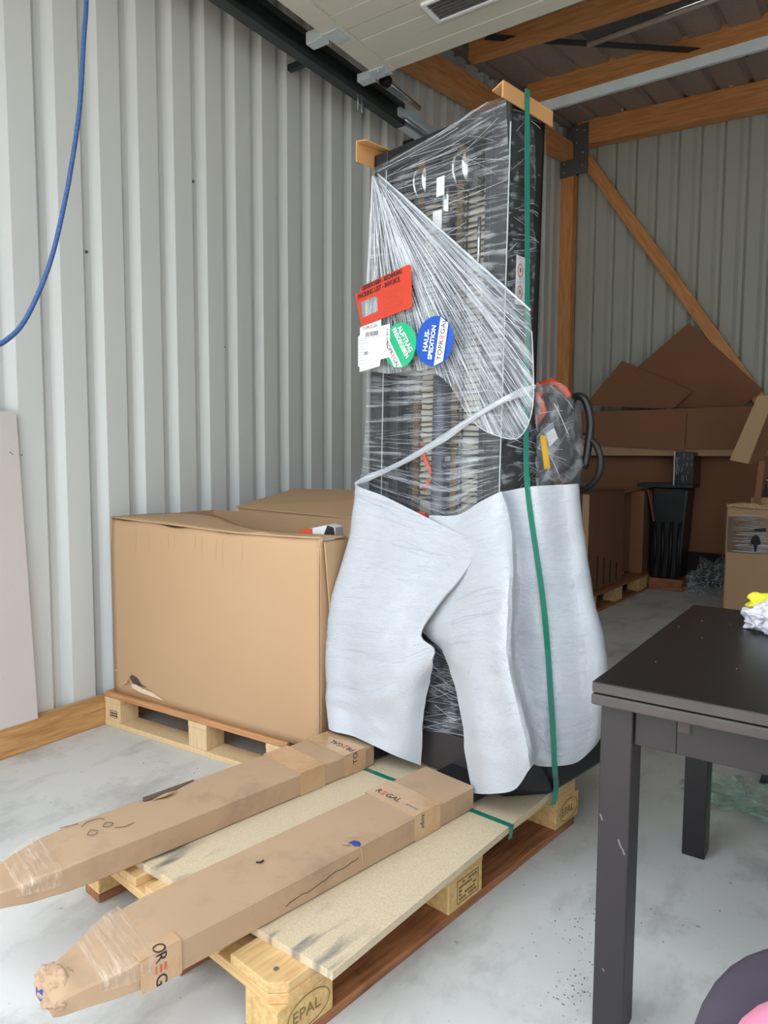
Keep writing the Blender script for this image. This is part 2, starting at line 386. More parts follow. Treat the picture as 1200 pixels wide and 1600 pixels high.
struct(MB().box(XL-.1, -2.36, Y0-.12, Y0, 0, roof_z(XL,Y0)).box(2.4, XR+.1, Y0-.12, Y0, 0, roof_z(XR,Y0)).box(-2.36, 2.4, Y0-.12, Y0, 3.05, 3.45).build('wall_front', 'sheet'))
# small wall screws
for i, (y, z) in enumerate(((1.75,1.95),(2.49,1.66),(2.31,2.4))):
    MB().tube([(XL-.036,y,z),(XL-.030,y,z)], 0.006, 8).build('wall_screw', 'plate', wl)
# roof sheet with ribs running in depth
def roof():
    V = []; Fc = []; s = XL-.15; prof = []
    while s < XR+.2:
        prof += [(s,0),(s+.20,0),(s+.215,.03),(s+.245,.03)]; s += .26
    for a, t in prof: V += [(a, Y0-.3, roof_z(a,Y0-.3)+t), (a, Y1+.2, roof_z(a,Y1+.2)+t)]
    for i in range(len(prof)-1): Fc.append((2*i, 2*i+2, 2*i+3, 2*i+1))
    me = bpy.data.meshes.new('ceiling'); me.from_pydata(V, [], Fc); me.update()
    return struct(link('ceiling', me, 'roof'))
roof()
struct(MB().box(-2.80,-2.60,7.045,7.06,0,4.5).box(-2.80,-2.705,6.85,7.06,0,4.5).build('corner_light_seal', 'sheet_back'))  # unseen strips added behind the sheets to seal a corner light leak
sill = box('baseboard_left', -2.655, -2.60, Y0, 6.75, 0, .114, 'sill', bevel=.003); struct(sill)

# ------------------------------------------------------------------ roof timber
def beam(label, p0, p1, w, h, mt, cat='beam', name='roof_beam', group=None):
    """p0,p1: centre of the underside at both ends"""
    p0, p1 = Vector(p0), Vector(p1); d = p1-p0; L = d.length
    o = MB().box(0, L, -w/2, w/2, 0, h).build(name, mt, bevel=.004)
    x = d.normalized(); y = Vector((0,0,1)).cross(x).normalized(); z = x.cross(y)
    mm = Matrix((x,y,z)).transposed().to_4x4(); mm.translation = p0; o.matrix_world = mm
    return tag(o, label, cat, group)
beam('timber rafter sloping along the top of the left wall', (-2.57,.55,3.158), (-2.57,6.76,3.935), .12, .15, 'timber', 'rafter', 'roof_rafter')
beam('orange timber purlin half hidden by the open garage door', (-2.50,4.66,3.895), (2.65,4.66,3.74), .08, .16, 'timber', 'purlin', 'roof_purlin')
beam('timber purlin crossing just above the galvanised steel channel', (-2.50,5.66,3.975), (2.65,5.66,3.825), .08, .22, 'timber', 'purlin', 'roof_purlin')
beam('thick timber beam along the top of the back wall', (-2.52,6.90,4.085), (2.65,6.90,3.87), .12, .225, 'timber')
p = box('timber_post', -2.655, -2.53, 6.83, 6.95, 0, 3.84, 'timber_z', bevel=.004); tag(p, 'upright timber post in the far corner beside the back wall', 'post')
beam('diagonal timber brace slanting down across the back wall', (-.70,6.90,1.30), (-2.50,6.90,3.97), .06, .105, 'timber', 'brace', 'diagonal_brace')
g = thing('gusset_plate', 'grey L-shaped steel plate joining post and beam in the far corner', 'bracket', (-2.53,6.81,3.8))
MB().prism([(-.13,0,0),(.14,0,.02),(.14,0,.47),(-.03,0,.455),(-.03,0,.185),(-.13,0,.175)], (0,.012,0)).build('plate', 'plate', g)
for sx, sz in ((-.09,.05),(-.09,.13),(.09,.08),(.09,.2),(.03,.3),(.1,.4),(.03,.42)):
    MB().tube([(sx,-.004,sz),(sx,.0,sz)], .007, 8).build('bolt_head', 'steel', g)
# white clips on the back beam
for k, x in enumerate((-2.41,-2.09,-1.47,-1.17,-.88)):
    o = box('foam_plug', x-.018, x+.018, 6.80, 6.838, 4.305-.042*(x+2.5), 4.335-.042*(x+2.5), 'white', bevel=.008)
    tag(o, ('white foam plug above the back beam, nearest the grey corner plate', 'second white foam plug above the back beam from the corner plate', 'third white foam plug above the back beam from the corner plate', 'fourth white foam plug above the back beam from the corner plate', 'white foam plug above the back beam farthest right, fifth from corner')[k], 'plug', 'white foam plugs along the back beam')
# steel channel between the door tracks
c = MB().prism([(-2.42,4.12,3.154),(-2.42,4.12,3.214),(-2.42,4.124,3.214),(-2.42,4.124,3.154)], (4.9,0,0)).prism([(-2.42,4.108,3.150),(-2.42,4.13,3.150),(-2.42,4.13,3.154),(-2.42,4.108,3.154)], (4.9,0,0)).build('steel_channel', 'steel')
tag(c, 'galvanised steel channel running across below the timber purlin', 'channel')
st_ = beam('dark flat steel strap running diagonally under the roof', (-2.3,4.5,3.93), (-.9,5.95,4.04), .07, .004, 'steel_dark', 'wind brace', 'wind_brace'); 
lamp = thing('tube_lamp', 'long grey tube lamp under the roof beside the purlin', 'lamp', (-1.05,4.78,3.84), math.pi)
MB().tube([(-.65,0,.02),(.65,0,-.02)], .018, 12).build('diffuser', 'lamp', lamp, smooth=True)
box('housing', -.66,.66,-.03,.03,.018,.05, 'plate', lamp)

# ------------------------------------------------------------------ open sectional door overhead
door = thing('door_1', 'pale sectional garage door lying open overhead', 'door', (0,0,3.1)); del door['category']; door['kind'] = 'structure'
y = 3.158
for k, w in enumerate((.41,.475,.475,.475,.475)):
    mb = MB(); y0 = y-w+.006
    n = 4; step = (y-y0)/n
    for q in range(n):     # each lath of the embossed panel, shallow joints between
        mb.box(-2.235, 2.35, y0+q*step+(.004 if q else 0), y0+(q+1)*step, 0 if q % 2 else .0025, .04)
    mb.box(-2.235, 2.35, y0, y, .02, .042)
    pn = mb.build('panel', 'door', door)
    MB().box(-2.24, -2.13, y0, y, -.004, 0).build('end_cap', 'door', pn)
    if k == 0: 
        v = MB().box(-1.74,-1.30,2.775,2.787,-.014,0).box(-1.74,-1.30,2.915,2.927,-.014,0).box(-1.74,-1.72,2.787,2.915,-.014,0).box(-1.32,-1.30,2.787,2.915,-.014,0).build('vent_frame', 'white', door)
        for s in range(6): MB().prism([(-1.72,2.79+s*.0215,-.010),(-1.72,2.803+s*.0215,-.010),(-1.72,2.808+s*.0215,-.001),(-1.72,2.797+s*.0215,-.001)], (.40,0,0)).build('vent_slat', 'plate', v)
    if k in (0, 1): 
        h = MB().box(-2.235,-2.15,y0-.05,y0+.05,-.010,-.004).box(-2.33,-2.235,y0-.06,y0+.0,-.028,.028).build('hinge_bracket', 'steel', door, bevel=.003)
    if k == 0:
        MB().box(-2.25,-2.15,y-.075,y+.012,-.012,-.004).box(-2.33,-2.25,y-.06,y+.0,-.03,.008).build('top_bracket', 'steel', door, bevel=.003)
        for bx, by in ((-2.20,y-.05),(-2.17,y-.02)): MB().tube([(bx,by,-.02),(bx,by,-.01)], .008, 8).build('bolt', 'chrome', door)
    y = y0-.006
tr = thing('door_track', 'dark steel garage door track along the left wall', 'track', (-2.40,0,3.1))
MB().box(-.03,-.024,.62,3.62,-.05,.075).box(-.024,.03,.62,3.62,-.05,-.044).box(-.024,.03,.62,3.62,.069,.075).box(.026,.03,.62,3.62,-.044,-.02).box(.026,.03,.62,3.62,.045,.069).build('rail', 'steel_dark', tr)
MB().box(-.026,-.02,3.62,4.1,-.045,.07).box(-.02,.026,3.62,4.1,-.045,-.04).box(-.02,.026,3.62,4.1,.064,.07).build('end_rail', 'steel', tr)
MB().tube([(0,3.66,.01),(0,3.98,.01)], .014, 10).build('roller_shaft', 'chrome', tr, smooth=True)
MB().box(-.10,-.09,3.60,3.78,.06,.20).box(-.09,.02,3.62,3.70,.075,.085).build('damper_bracket', 'steel', tr)
d = MB().tube([(-.06,3.56,.20),(-.06,3.92,.19)], .016, 10).build('damper_tube', 'chrome', tr, smooth=True)
MB().tube([(-.06,3.53,.20),(-.06,3.57,.20)], .034, 14).build('buffer', 'rubber', d, smooth=True)
for yy in (3.20,3.235): MB().tube([(-.0,yy,-.05),(0,yy,-.115)], .006, 6).build('hanger_bolt', 'chrome', tr)
for yy in (.9,1.8,2.9,4.0): MB().box(-.235,-.03,yy,yy+.03,.03,.06).build('wall_bracket', 'steel_dark', tr)

# ------------------------------------------------------------------ rope, leaning board, post
rp = [(-2.2,1.43,3.05),(-2.2,1.455,2.8),(-2.2,1.454,2.61),(-2.2,1.441,2.48),(-2.2,1.418,2.25),(-2.2,1.379,2.04),(-2.2,1.349,1.91),(-2.2,1.314,1.78),(-2.2,1.274,1.67),(-2.2,1.213,1.545),(-2.2,1.161,1.482),(-2.2,1.10,1.445),(-2.2,.98,1.43),(-2.2,.8,1.46),(-2.2,.62,1.53)]
g_ = Grid([rp]); o = tube('pull_rope', [g_.at(0,i/60) for i in range(61)], .0075, 'rope'); tag(o, 'blue braided rope hanging in a curve before the left wall', 'rope')
b = raw('leaning_board', [(-2.600,.9,.1145),(-2.600,1.428,.1145),(-2.616,.9,.1145),(-2.616,1.428,.1145),(-2.640,.9,1.285),(-2.640,1.408,1.283),(-2.656,.9,1.285),(-2.656,1.408,1.283)],
        [(0,1,5,4),(3,2,6,7),(1,3,7,5),(2,0,4,6),(4,5,7,6),(0,2,3,1)], 'plaster')
tag(b, 'pale grey-pink board leaning on the timber sill against the left wall', 'board')
for yy, zz in ((1.375,1.13),(1.382,1.124),(1.418,1.121)): MB().box(-2.640,-2.634,yy,yy+.006,zz,zz+.005).build('scuff_mark', 'inkgrey', b)
p = thing('steel_post', 'dark grey upright steel post behind the black table at right edge', 'post', (-.235,2.74,0))
box('upright', -.04,.05,-.04,.05,0.008,2.2, 'post', p, bevel=.004); box('foot_plate', -.045,.08,-.045,.09,0,.008, 'post', p)

# ================================================================== pallets
def pallet(name, label, loc, rz, group=None, L=1.2, W=.8, m=('pine','pine_y','block','pine_red'), blk=.145, bo=.1, stamps=True, decks=(.145,.1,.145,.1,.145), chamfer=.028, mid=0.0):
    """local x along the long edge, y across to the left; long edge y=0"""
    t = thing(name, label, 'pallet', loc, rz, group)
    def plank(nm, x0,x1,y0,y1,z0,z1, mt, cut=None):
        poly = [(x0,y0),(x1,y0),(x1,y1),(x0,y1)]
        if cut and chamfer:
            q = []; c = chamfer
            for (px,py) in poly:
                sx = 1 if px == x0 else -1; sy = 1 if py == y0 else -1
                if (px < 1e-3 or px > L-1e-3) and (py < 1e-3 or py > W-1e-3):
                    a = (px+sx*c, py); b2 = (px, py+sy*c)
                    q += [b2, a] if (sx*sy > 0) else [a, b2]
                else: q.append((px,py))
            poly = q
        return MB().prism([(a,b2,z0) for a,b2 in poly], (0,0,z1-z0)).build(nm, mt, t, bevel=.0025)
    gap = (W-sum(decks))/(len(decks)-1); y = 0
    for w in decks: plank('deck_board', 0,L,y,y+w,.122,.144, m[0], True); y += w+gap
    xs = (0,(L-blk)/2+mid,L-blk)
    for x in xs: plank('stringer_board', x,x+blk,0,W,.100,.122, m[1], True)
    ys = ((0,bo),((W-.145)/2,(W+.145)/2),(W-bo,W))
    bl = []
    for x in xs:
        for (a,b2) in ys: bl.append(plank('block', x+.001,x+blk-.001,a+.001,b2-.001,.022,.100, m[2], True))
    for (a,b2) in ys: plank('bottom_board', 0,L,a,b2,0,.022, m[3], True)
    if stamps:
        for k in (0,6):     # oval brand on the corner blocks of the long side
            bb = bl[k]; cx = xs[0 if k == 0 else 2]+.079
            text(bb, 'EPAL', .034, 'stamp', (cx-.043,.0002,.060), (1,0,0), (0,0,1), name='brand_letters')
            ring = [(cx+.054*math.cos(a), -.0004, .061+.032*math.sin(a)) for a in [i/28*2*math.pi for i in range(29)]]
            MB().tube(ring, .0009, 4).build('brand_oval', 'stamp', bb)
        bb = bl[3]; x0 = xs[1]+.035; f = MB()
        for (a,b2,c_,d_) in ((0,.09,.034,.0352),(0,.09,.0905,.0917),(0,.0012,.034,.0917),(.0888,.09,.034,.0917)): f.box(x0+a,x0+b2,-.0006,.0005,c_,d_)
        r = random.Random(3)
        for row in range(5):
            xx = .008
            while xx < .078:
                w = r.uniform(.004,.012)
                if r.random() < .75: f.box(x0+xx,x0+min(xx+w,.082),-.0006,.0005,.041+row*.0098,.046+row*.0098)
                xx += w+.003
        f.build('stamp_print', 'stamp', bb)
    return t
PA = math.radians(7.3)
pal = pallet('wooden_pallet', 'wooden pallet under the wrapped lift truck with oval burnt brands', (-.8611,.9048,0), math.pi/2-PA)
# nail heads on the near corner board
for x, y in ((.035,.045),(.09,.085)): MB().tube([(x,y,.1435),(x,y,.1447)], .006, 8).build('nail_head', 'plate', pal)
box('paint_mark', .03,.09,.70,.76,.1441,.1446, 'yellowcloth', pal)
cb = raw('particle_board', [(.086,-.058,.1445),(1.14,-.0,.1445),(1.14,.60,.1445),(.02,.62,.1445),(.086,-.058,.162),(1.14,-.0,.162),(1.14,.60,.162),(.02,.62,.162)],
         [(0,3,2,1),(4,5,6,7),(0,1,5,4),(1,2,6,5),(2,3,7,6),(3,0,4,7)], 'chipboard', loc=(-.8611,.9048,0), rot=(0,0,math.pi/2-PA))
tag(cb, 'beige particle board sheet lying on the pallet under the cardboard sleeves', 'board')
s1 = MB().prism([(.742,.56,.1622),(.760,.56,.1622),(.777,-.026,.1622),(.759,-.026,.1622)], (0,0,.0008)).prism([(.759,-.0255,.1630),(.777,-.0255,.1630),(.777,-.020,.126),(.759,-.020,.126)], (0,-.0008,0)).build('packing_strap', 'strap', loc=(-.8611,.9048,0), rot=(0,0,math.pi/2-PA))
tag(s1, 'green packing strap lying flat across the particle board', 'strap')

# ================================================================== left pallet and cartons
pl2 = pallet('wooden_pallet', 'pale wooden pallet under the big carton by the left wall', (-2.598,1.7125,0), math.radians(2.4), L=.985, W=1.05, mid=.054,
             m=('pine_edge','block_pale','block_pale','block_pale'), blk=.098, bo=.095, stamps=False, decks=(.145,.12,.145,.12,.145,.12), chamfer=0)
o = MB(); r = random.Random(5)
for (a,b2,c_,d_) in ((0,.045,.03,.031),(0,.045,.058,.059),(0,.001,.03,.059),(.044,.045,.03,.059)): o.box(.035+a,.035+b2,-.0006,.0005,c_+.012,d_+.012)
for row in range(2): 
    for q in range(5): o.box(.041+q*.008,.046+q*.008,-.0006,.0005,.048+row*.010,.054+row*.010)
o.build('stamp_print', 'ink', pl2)

ct = thing('open_carton', 'large open cardboard carton on the pale pallet by the left wall', 'carton', (-2.558,1.7375,.1445), math.radians(1.65))
W_, D_, H_ = 1.078, .56, .722
def dent(v, u, p):
    z = 1-v; y = 0
    y += .0015*math.sin(u*9+1)*z
    dz = -.016*math.sin(math.pi*u)**2*(z**6) - .006*(z**8)*math.sin(u*23)
    y += .010*(z**14)
    return (0, y, dz)
fp = Grid([[(0,0,H_),(W_/2,0,H_),(W_,0,H_-.008)],[(0,0,H_/2),(W_/2,-.001,H_/2),(W_,0,H_/2)],[(0,0,0),(W_/2,0,0),(W_,0,0)]]).mesh('front_panel', 22, 36, 'card', ct, .006, dent)
creases = MB(); r = random.Random(9)
for k in range(9):
    x = r.uniform(.15,.98); L = r.uniform(.04,.2); creases.tube([(x,-.0025,H_-.035),(x+r.uniform(-.004,.004),-.0030,H_-.03-L/2),(x+r.uniform(-.01,.01),-.0028,H_-.03-L)], [.0002,.0005,.0002], 4)
stuff(creases.build('crease', 'card', ct))
MB().box(W_-.002,W_+.004,.004,D_,0,H_-.02).build('side_panel', 'card', ct)
MB().prism([(W_+.012,.010,H_-.022),(W_+.012,D_,H_-.02),(W_+.010,D_,.02),(W_+.010,.16,.02),(W_+.011,.06,.28)], (.005,0,0)).build('torn_side_panel', 'card', ct)
MB().box(-.004,.002,.0,D_,0,H_).build('side_panel', 'card', ct)
MB().box(0,W_,D_,D_+.006,0,H_).build('back_panel', 'card', ct)
MB().box(0,W_,.006,D_,0,.006).build('bottom_panel', 'card', ct)
MB().prism([(W_-.012,.0,H_-.06),(W_+.002,-.004,H_-.012),(W_+.008,.006,H_-.004),(W_+.002,.012,H_-.08)], (0,.004,0)).build('torn_corner', 'card_edge', ct)
Grid([[(0,.0,H_+.004),(.35,.0,H_-.004),(.7,.0,H_-.014),(W_,0,H_-.008)],
      [(.03,.17,H_+.007),(.30,.16,H_-.004),(.7,.09,H_-.018),(W_+.01,.07,H_-.012)],
      [(.08,.32,H_+.003),(.28,.31,H_+.002),(.62,.17,H_-.022),(W_+.02,.12,H_-.012)]]).mesh('front_flap', 6, 12, 'card', ct, .005)
# torn hole low on the front
th = raw('torn_hole', [(.10,-.0045,.078),(.115,-.0045,.092),(.15,-.0045,.084),(.175,-.0045,.060),(.20,-.0045,.056),(.185,-.0045,.038),(.145,-.0045,.046),(.12,-.0045,.058)], [(0,1,2,3,4,5,6,7)], 'torn_inside', ct)
for P_ in ([(.055,-.008,.040),(.08,-.014,.048),(.10,-.020,.058),(.112,-.018,.074),(.10,-.010,.072),(.078,-.006,.056)], [(.125,-.016,.056),(.14,-.020,.044),(.18,-.018,.034),(.24,-.012,.028),(.31,-.005,.020),(.25,-.006,.040),(.19,-.012,.050),(.15,-.014,.060)], [(.165,-.012,.055),(.2,-.014,.058),(.215,-.006,.052),(.19,-.006,.047)]):
    MB().prism(P_, (.001,-.002,.0015)).build('torn_shred', 'shred', th)
MB().tube([(.012,-.004,.088),(.016,-.006,.095),(.022,-.004,.09)], .003, 5).build('torn_shred', 'card_edge', th)
pk = thing('small_package', 'small white, red and black package poking out of the open carton', 'package', (-1.60,1.93,.80), .2)
MB().prism([(-.09,0,0),(.05,0,0),(.05,0,.075),(.02,0,.083),(-.09,0,.058)], (0,.06,0)).build('wrapper', 'white', pk)
MB().prism([(-.092,-.002,.04),(-.04,-.002,.05),(-.04,-.002,.068),(-.092,-.002,.060)], (0,.064,0)).build('red_end', 'orange', pk)
MB().prism([(.005,-.002,.045),(.05,-.002,.045),(.045,-.002,.075),(.02,-.002,.082)], (0,.064,0)).build('black_strip', 'black', pk)
bc = thing('closed_carton', 'cardboard carton with sloping lid behind the open carton', 'carton', (-2.44,2.33,.1445), math.radians(1.2))
MB().prism([(0,0,0),(1.0,0,0),(1.0,0,.715),(.03,0,.742),(0,0,.735)], (0,.40,0)).build('body', 'card', bc, bevel=.004)
raw('lid', [(-.012,-.006,.742),(1.012,-.006,.720),(1.012,.42,.82),(-.02,.42,.81),(-.012,-.006,.736),(1.012,-.006,.712),(1.012,.42,.72),(-.02,.42,.73)], [(0,1,2,3),(4,7,6,5),(0,4,5,1),(1,5,6,2),(2,6,7,3),(3,7,4,0)], 'card', bc)

# ================================================================== the wrapped pallet stacker (its own frame: x right, y back, z up from the board)
SO, SR = (-.858, 1.707, .162), -math.radians(10.3)
stk = thing('pallet_stacker', 'tall black pallet stacker with twin mast wrapped in film and foam', 'lift truck', SO, SR)
def S(label, cat, name, group=None): return thing(name, label, cat, SO, SR, group)
def lean(mb):
    mb.V = [(x+.016*z-.031, y, z) for x, y, z in mb.V]; return mb
H0 = 1.925
for x0, x1, s in ((-.547,-.487,1), (-.077,-.017,-1)):     # outer mast channels
    web = (x0,x0+.012) if s == 1 else (x1-.012,x1)
    lean(MB().box(web[0],web[1],.12,.285,.02,H0).box(x0,x1,.12,.134,.02,H0).box(x0,x1,.271,.285,.02,H0)).build('mast_channel', 'black', stk, bevel=.003)
for x0, x1, s in ((-.485,-.446,1), (-.118,-.079,-1)):     # inner channels
    web = (x0,x0+.012) if s == 1 else (x1-.012,x1)
    lean(MB().box(web[0],web[1],.145,.20,.05,H0-.05).box(x0,x1,.145,.157,.05,H0-.05).box(x0,x1,.19,.20,.05,H0-.05)).build('inner_channel', 'black', stk, bevel=.003)
for q, mt_ in ((-.549,'cyl'),(-.492,'steel'),(-.079,'cyl'),(-.020,'steel')): lean(MB().box(q,q+.0025,.1185,.121,.1,H0-.06)).build('bright_edge', mt_, stk)
lean(MB().box(-.547,-.017,.13,.27,H0-.012,H0).box(-.547,-.017,.122,.134,H0-.058,H0).box(-.547,-.017,.25,.285,H0-.05,H0)).build('top_crossbar', 'blackgloss', stk, bevel=.004)
lean(MB().box(-.30,-.077,.146,.160,.93,.95)).build('lower_crossbar', 'black', stk, bevel=.004)
lean(MB().tube([(-.278,.168,.10),(-.278,.168,1.60)], .030, 14)).build('lift_cylinder', 'cyl', stk, smooth=True)
lean(MB().tube([(-.278,.168,1.60),(-.278,.168,1.90)], .017, 14)).build('piston_rod', 'chrome', stk, smooth=True)
lean(MB().tube([(-.278,.168,1.56),(-.278,.168,1.69)], .038, 14)).build('cylinder_head', 'black', stk, smooth=True)
lean(MB().box(-.345,-.215,.130,.20,1.755,1.835)).build('pulley_yoke', 'black', stk, bevel=.006)
for x, z, w in ((-.262,1.735,.03),(-.272,1.64,.034)): lean(MB().box(x-w/2-.008,x+w/2-.008,.126,.1285,z,z+.055)).build('white_sticker', 'white', stk)
for x in (-.352,-.198):
    rim = MB().tube([(x-.016,.168,1.80),(x+.016,.168,1.80)], .050, 20); p_ = lean(rim).build('chain_pulley', 'black', stk, smooth=True)
    for sx in (-.018,.018): lean(MB().tube([(x+sx-.002,.168,1.80),(x+sx+.002,.168,1.80)], .054, 20)).build('pulley_flange', 'chrome', p_, smooth=True)
    ch = MB(); z = .30; k = 0
    while z < 1.86:       # leaf chain, link after link
        w = .013 if k % 2 else .009
        ch.box(x-w, x+w, .132, .142, z, z+.015); ch.tube([(x-.015,.137,z),(x+.015,.137,z)], .0035, 5); z += .0165; k += 1
    stuff(lean(ch).build('lift_chain', 'chain', stk))
gm = MB(); r = random.Random(11); z = .82
while z < 1.85:          # welded guard wires between the channels
    pts = [(-.465+.38*q/9, .222, z+r.uniform(-.004,.004)) for q in range(10)]; gm.tube(pts, .0030, 4, cap=False); z += .0185
for x in (-.44,-.33,-.24,-.12): gm.tube([(x,.220,.80),(x,.220,1.86)], .003, 4, cap=False)
gp_ = Grid([[(-.468+.016*1.87-.031,.228,1.87),(-.095+.016*1.87-.031,.228,1.87)],[(-.468+.016*.6-.031,.228,.6),(-.095+.016*.6-.031,.228,.6)]]); gp_.mesh('haze_sheet', 4, 4, 'guard_haze', stk, .003)  # sheet added to lighten the background behind the mast wires
stuff(lean(gm).build('guard_wire', 'rubber', stk))
lean(MB().tube([(-.155,.18,1.72),(-.155,.18,1.86),(-.17,.19,1.80)], .005, 6)).build('hydraulic_hose', 'rubber', stk, smooth=True)
lean(MB().tube([(-.158,.175,1.50),(-.158,.175,1.66)], .006, 8)).build('steel_rod', 'chrome', stk, smooth=True)
lean(MB().tube([(-.36,.16,1.02),(-.33,.15,.96),(-.30,.16,.9),(-.34,.16,.86)], .008, 6)).build('cable', 'orange', stk, smooth=True)
lean(MB().box(-.345,-.30,.12,.14,.76,.79)).build('red_clip', 'orange', stk, bevel=.004)
lean(MB().box(-.16,-.06,.135,.15,1.88,1.90)).build('orange_tag', 'orange', stk)
lean(MB().box(-.46,-.10,.236,.244,.30,.60)).build('mast_back_plate', 'greyplastic', stk)
lean(MB().box(-.30,-.12,.155,.165,.94,.965)).build('link_bar', 'chrome', stk, bevel=.004)
wp = lean(MB().box(-.0165,-.0155,.163,.228,1.392,1.524)).build('warning_plate', 'white', stk)
for z in (1.425, 1.485):
    ring = MB().tube([(.016*(z)-.0465,.182+.012*math.cos(a),z+.018*math.sin(a)) for a in [i/16*2*math.pi for i in range(17)]], .0016, 5); ring.build('pictogram_ring', 'inkred', wp)
for (a,b2,c_,d_) in ((.207,.216,1.500,1.515),(.207,.218,1.46,1.475),(.207,.214,1.41,1.425),(.18,.185,1.42,1.432),(.18,.185,1.48,1.492)): lean(MB().box(-.0155,-.0150,a,b2,c_,d_)).build('pictogram', 'ink', wp)
# chassis, with chamfered front corners, and the battery body behind
chs = [(-.60,.20),(-.54,.085),(.025,.085),(.107,.20),(.107,.50),(.04,.60),(-.53,.60),(-.60,.50)]
MB().prism([(x,y,.0015) for x,y in chs], (0,0,.14)).build('chassis', 'blackgloss', stk, bevel=.012)
MB().box(-.53,.01,.077,.085,.012,.135).build('front_cover', 'dark', stk, bevel=.003)
MB().prism([(-.55,.32,.142),(-.04,.32,.142),(-.08,.54,.142),(-.52,.54,.142)], (0,0,.68)).build('body_cover', 'black', stk, bevel=.03)
MB().prism([(-.52,.33,.822),(-.055,.33,.822),(-.095,.52,.822),(-.48,.52,.822)], (0,0,.07)).build('top_cover', 'dark', stk, bevel=.02)
# fork blades
for x0 in (-.160,-.550):
    MB().box(x0,x0+.145,-.022,.077,.006,.05).build('fork_heel', 'black', stk, bevel=.004)
    MB().prism([(x0,-.05,.010),(x0+.145,-.05,.010),(x0+.145,-.90,.010),(x0+.075,-1.124,.013),(x0+.042,-1.124,.013),(x0+.02,-.95,.010)], (0,0,.020)).build('fork', 'bluepaint', stk, bevel=.004)
# control head, stop button, tiller loop
MB().tube([(-.05,.40,1.02),(-.012,.40,1.02)], .062, 20).build('round_cap', 'greyplastic', stk, smooth=True)
MB().prism([(-.13,.36,.90),(.005,.36,.90),(.012,.36,1.05),(-.02,.36,1.16),(-.13,.36,1.16)], (0,.12,0)).build('control_head', 'dark', stk, bevel=.015)
hd = MB().tube([(-.145,.40,1.15),(-.11,.40,1.185),(-.05,.40,1.198),(.0,.40,1.165),(.012,.40,1.145)], .010, 10).build('red_grip', 'orange', stk, smooth=True)
MB().tube([(-.085,.37,1.135),(-.085,.37,1.16)], .028, 14).build('stop_button', 'orange', stk, smooth=True)
MB().tube([(-.07,.352,1.07),(-.045,.352,1.10),(-.06,.352,1.14)], .012, 8).build('orange_lever', 'orange', stk, smooth=True)
g_ = Grid([[(.0,.42,1.09),(.02,.42,1.145),(.055,.42,1.135),(.075,.42,1.07),(.07,.42,1.0),(.06,.42,.93)]])
MB().tube([g_.at(0,i/24) for i in range(25)], .012, 10).build('tiller_handle', 'blackgloss', stk, smooth=True)
g_ = Grid([[(.05,.42,1.03),(.095,.42,1.0),(.112,.42,.95),(.10,.42,.90),(.06,.42,.865),(.01,.42,.86)]])
MB().tube([g_.at(0,i/24) for i in range(25)], .010, 10).build('power_cable', 'rubber', stk, smooth=True)
MB().prism([(-.022,.33,1.035),(.006,.33,1.05),(.02,.33,1.02),(-.008,.33,.995)], (0,.002,0)).build('white_hang_tag', 'white', stk)

# ------------------------------------------------------------------ cardboard sleeves round the forks
def sleeve(label, x0, x1, seed, tip=True):
    t = S(label, 'cardboard sleeve', 'fork_sleeve', 'cardboard sleeves on the forks')
    w = x1-x0; r = random.Random(seed)
    secs = [(-.025,0,0,.001,.066),(-.2,0,0,.001,.067),(-.45,0,0,.001,.067),(-.70,.0,.0,.001,.066),(-.90,.002,.002,.001,.066),(-.97,.008,.006,.003,.062),(-1.03,.024,.018,.006,.056),(-1.075,.040,.030,.008,.048),(-1.105,.052,.040,.010,.041),(-1.118,.058,.046,.012,.036)]
    V = []; Fc = []; n = 0
    fine = []
    for i in range(len(secs)-1):
        m_ = 6 if i < 4 else 4
        for q in range(m_): fine.append(tuple(a+(b2-a)*q/m_ for a, b2 in zip(secs[i], secs[i+1])))
    fine.append(secs[-1])
    def ring(y, a, b2, z0, z1):
        X0, X1 = x0+a, x1-b2; c = .004; P_ = []
        cs = [(X0+c,z0),((X0+X1)/2,z0),(X1-c,z0),(X1,z0+c),(X1,(z0+z1)/2),(X1,z1-c),(X1-c,z1),(X0*.25+X1*.75,z1),((X0+X1)/2,z1),(X0*.75+X1*.25,z1),(X0+c,z1),(X0,z1-c),(X0,(z0+z1)/2),(X0,z0+c)]
        k = max(0, (-y-.86)/.25)
        for (x, z) in cs:
            f = noise.noise(Vector((x*16+seed, y*16, z*20)))
            g2 = noise.noise(Vector((x*5, y*5+seed, z*5)))
            P_.append((x+f*.007*k+g2*.0012+f*.0006, y, max(.0006, z+f*.010*k+g2*.0012*(1 if z > .03 else 0))))
        return P_
    for s_ in fine: V += ring(*s_)
    m_ = 14
    for i in range(len(fine)-1):
        for j in range(m_): Fc.append((i*m_+j, i*m_+(j+1)%m_, (i+1)*m_+(j+1)%m_, (i+1)*m_+j))
    Fc += [tuple(range(m_)), tuple((len(fine)-1)*m_+j for j in range(m_))]
    o = raw('sleeve', V, Fc, 'card_light', t, smooth=True)
    o.modifiers.new('edges','EDGE_SPLIT').split_angle = math.radians(28)
    return t
def band(t, name, x0, x1, y0, y1, h=.0678, mt='tape', full=True):
    e = .0012
    mb = MB().box(x0-e, x1+e, y0, y1, h-.0006, h+.0012).box(x1, x1+e, y0, y1, .002, h)
    if full: mb.box(x0-e, x0, y0, y1, .002, h)
    return mb.build(name, mt, t)
INKB = 'ink'
fr = sleeve('near cardboard fork sleeve with crumpled taped tip beside the pallet corner', -.178, 0, 3)
b1 = band(fr, 'tape_band', -.178, 0, -.262, -.165)
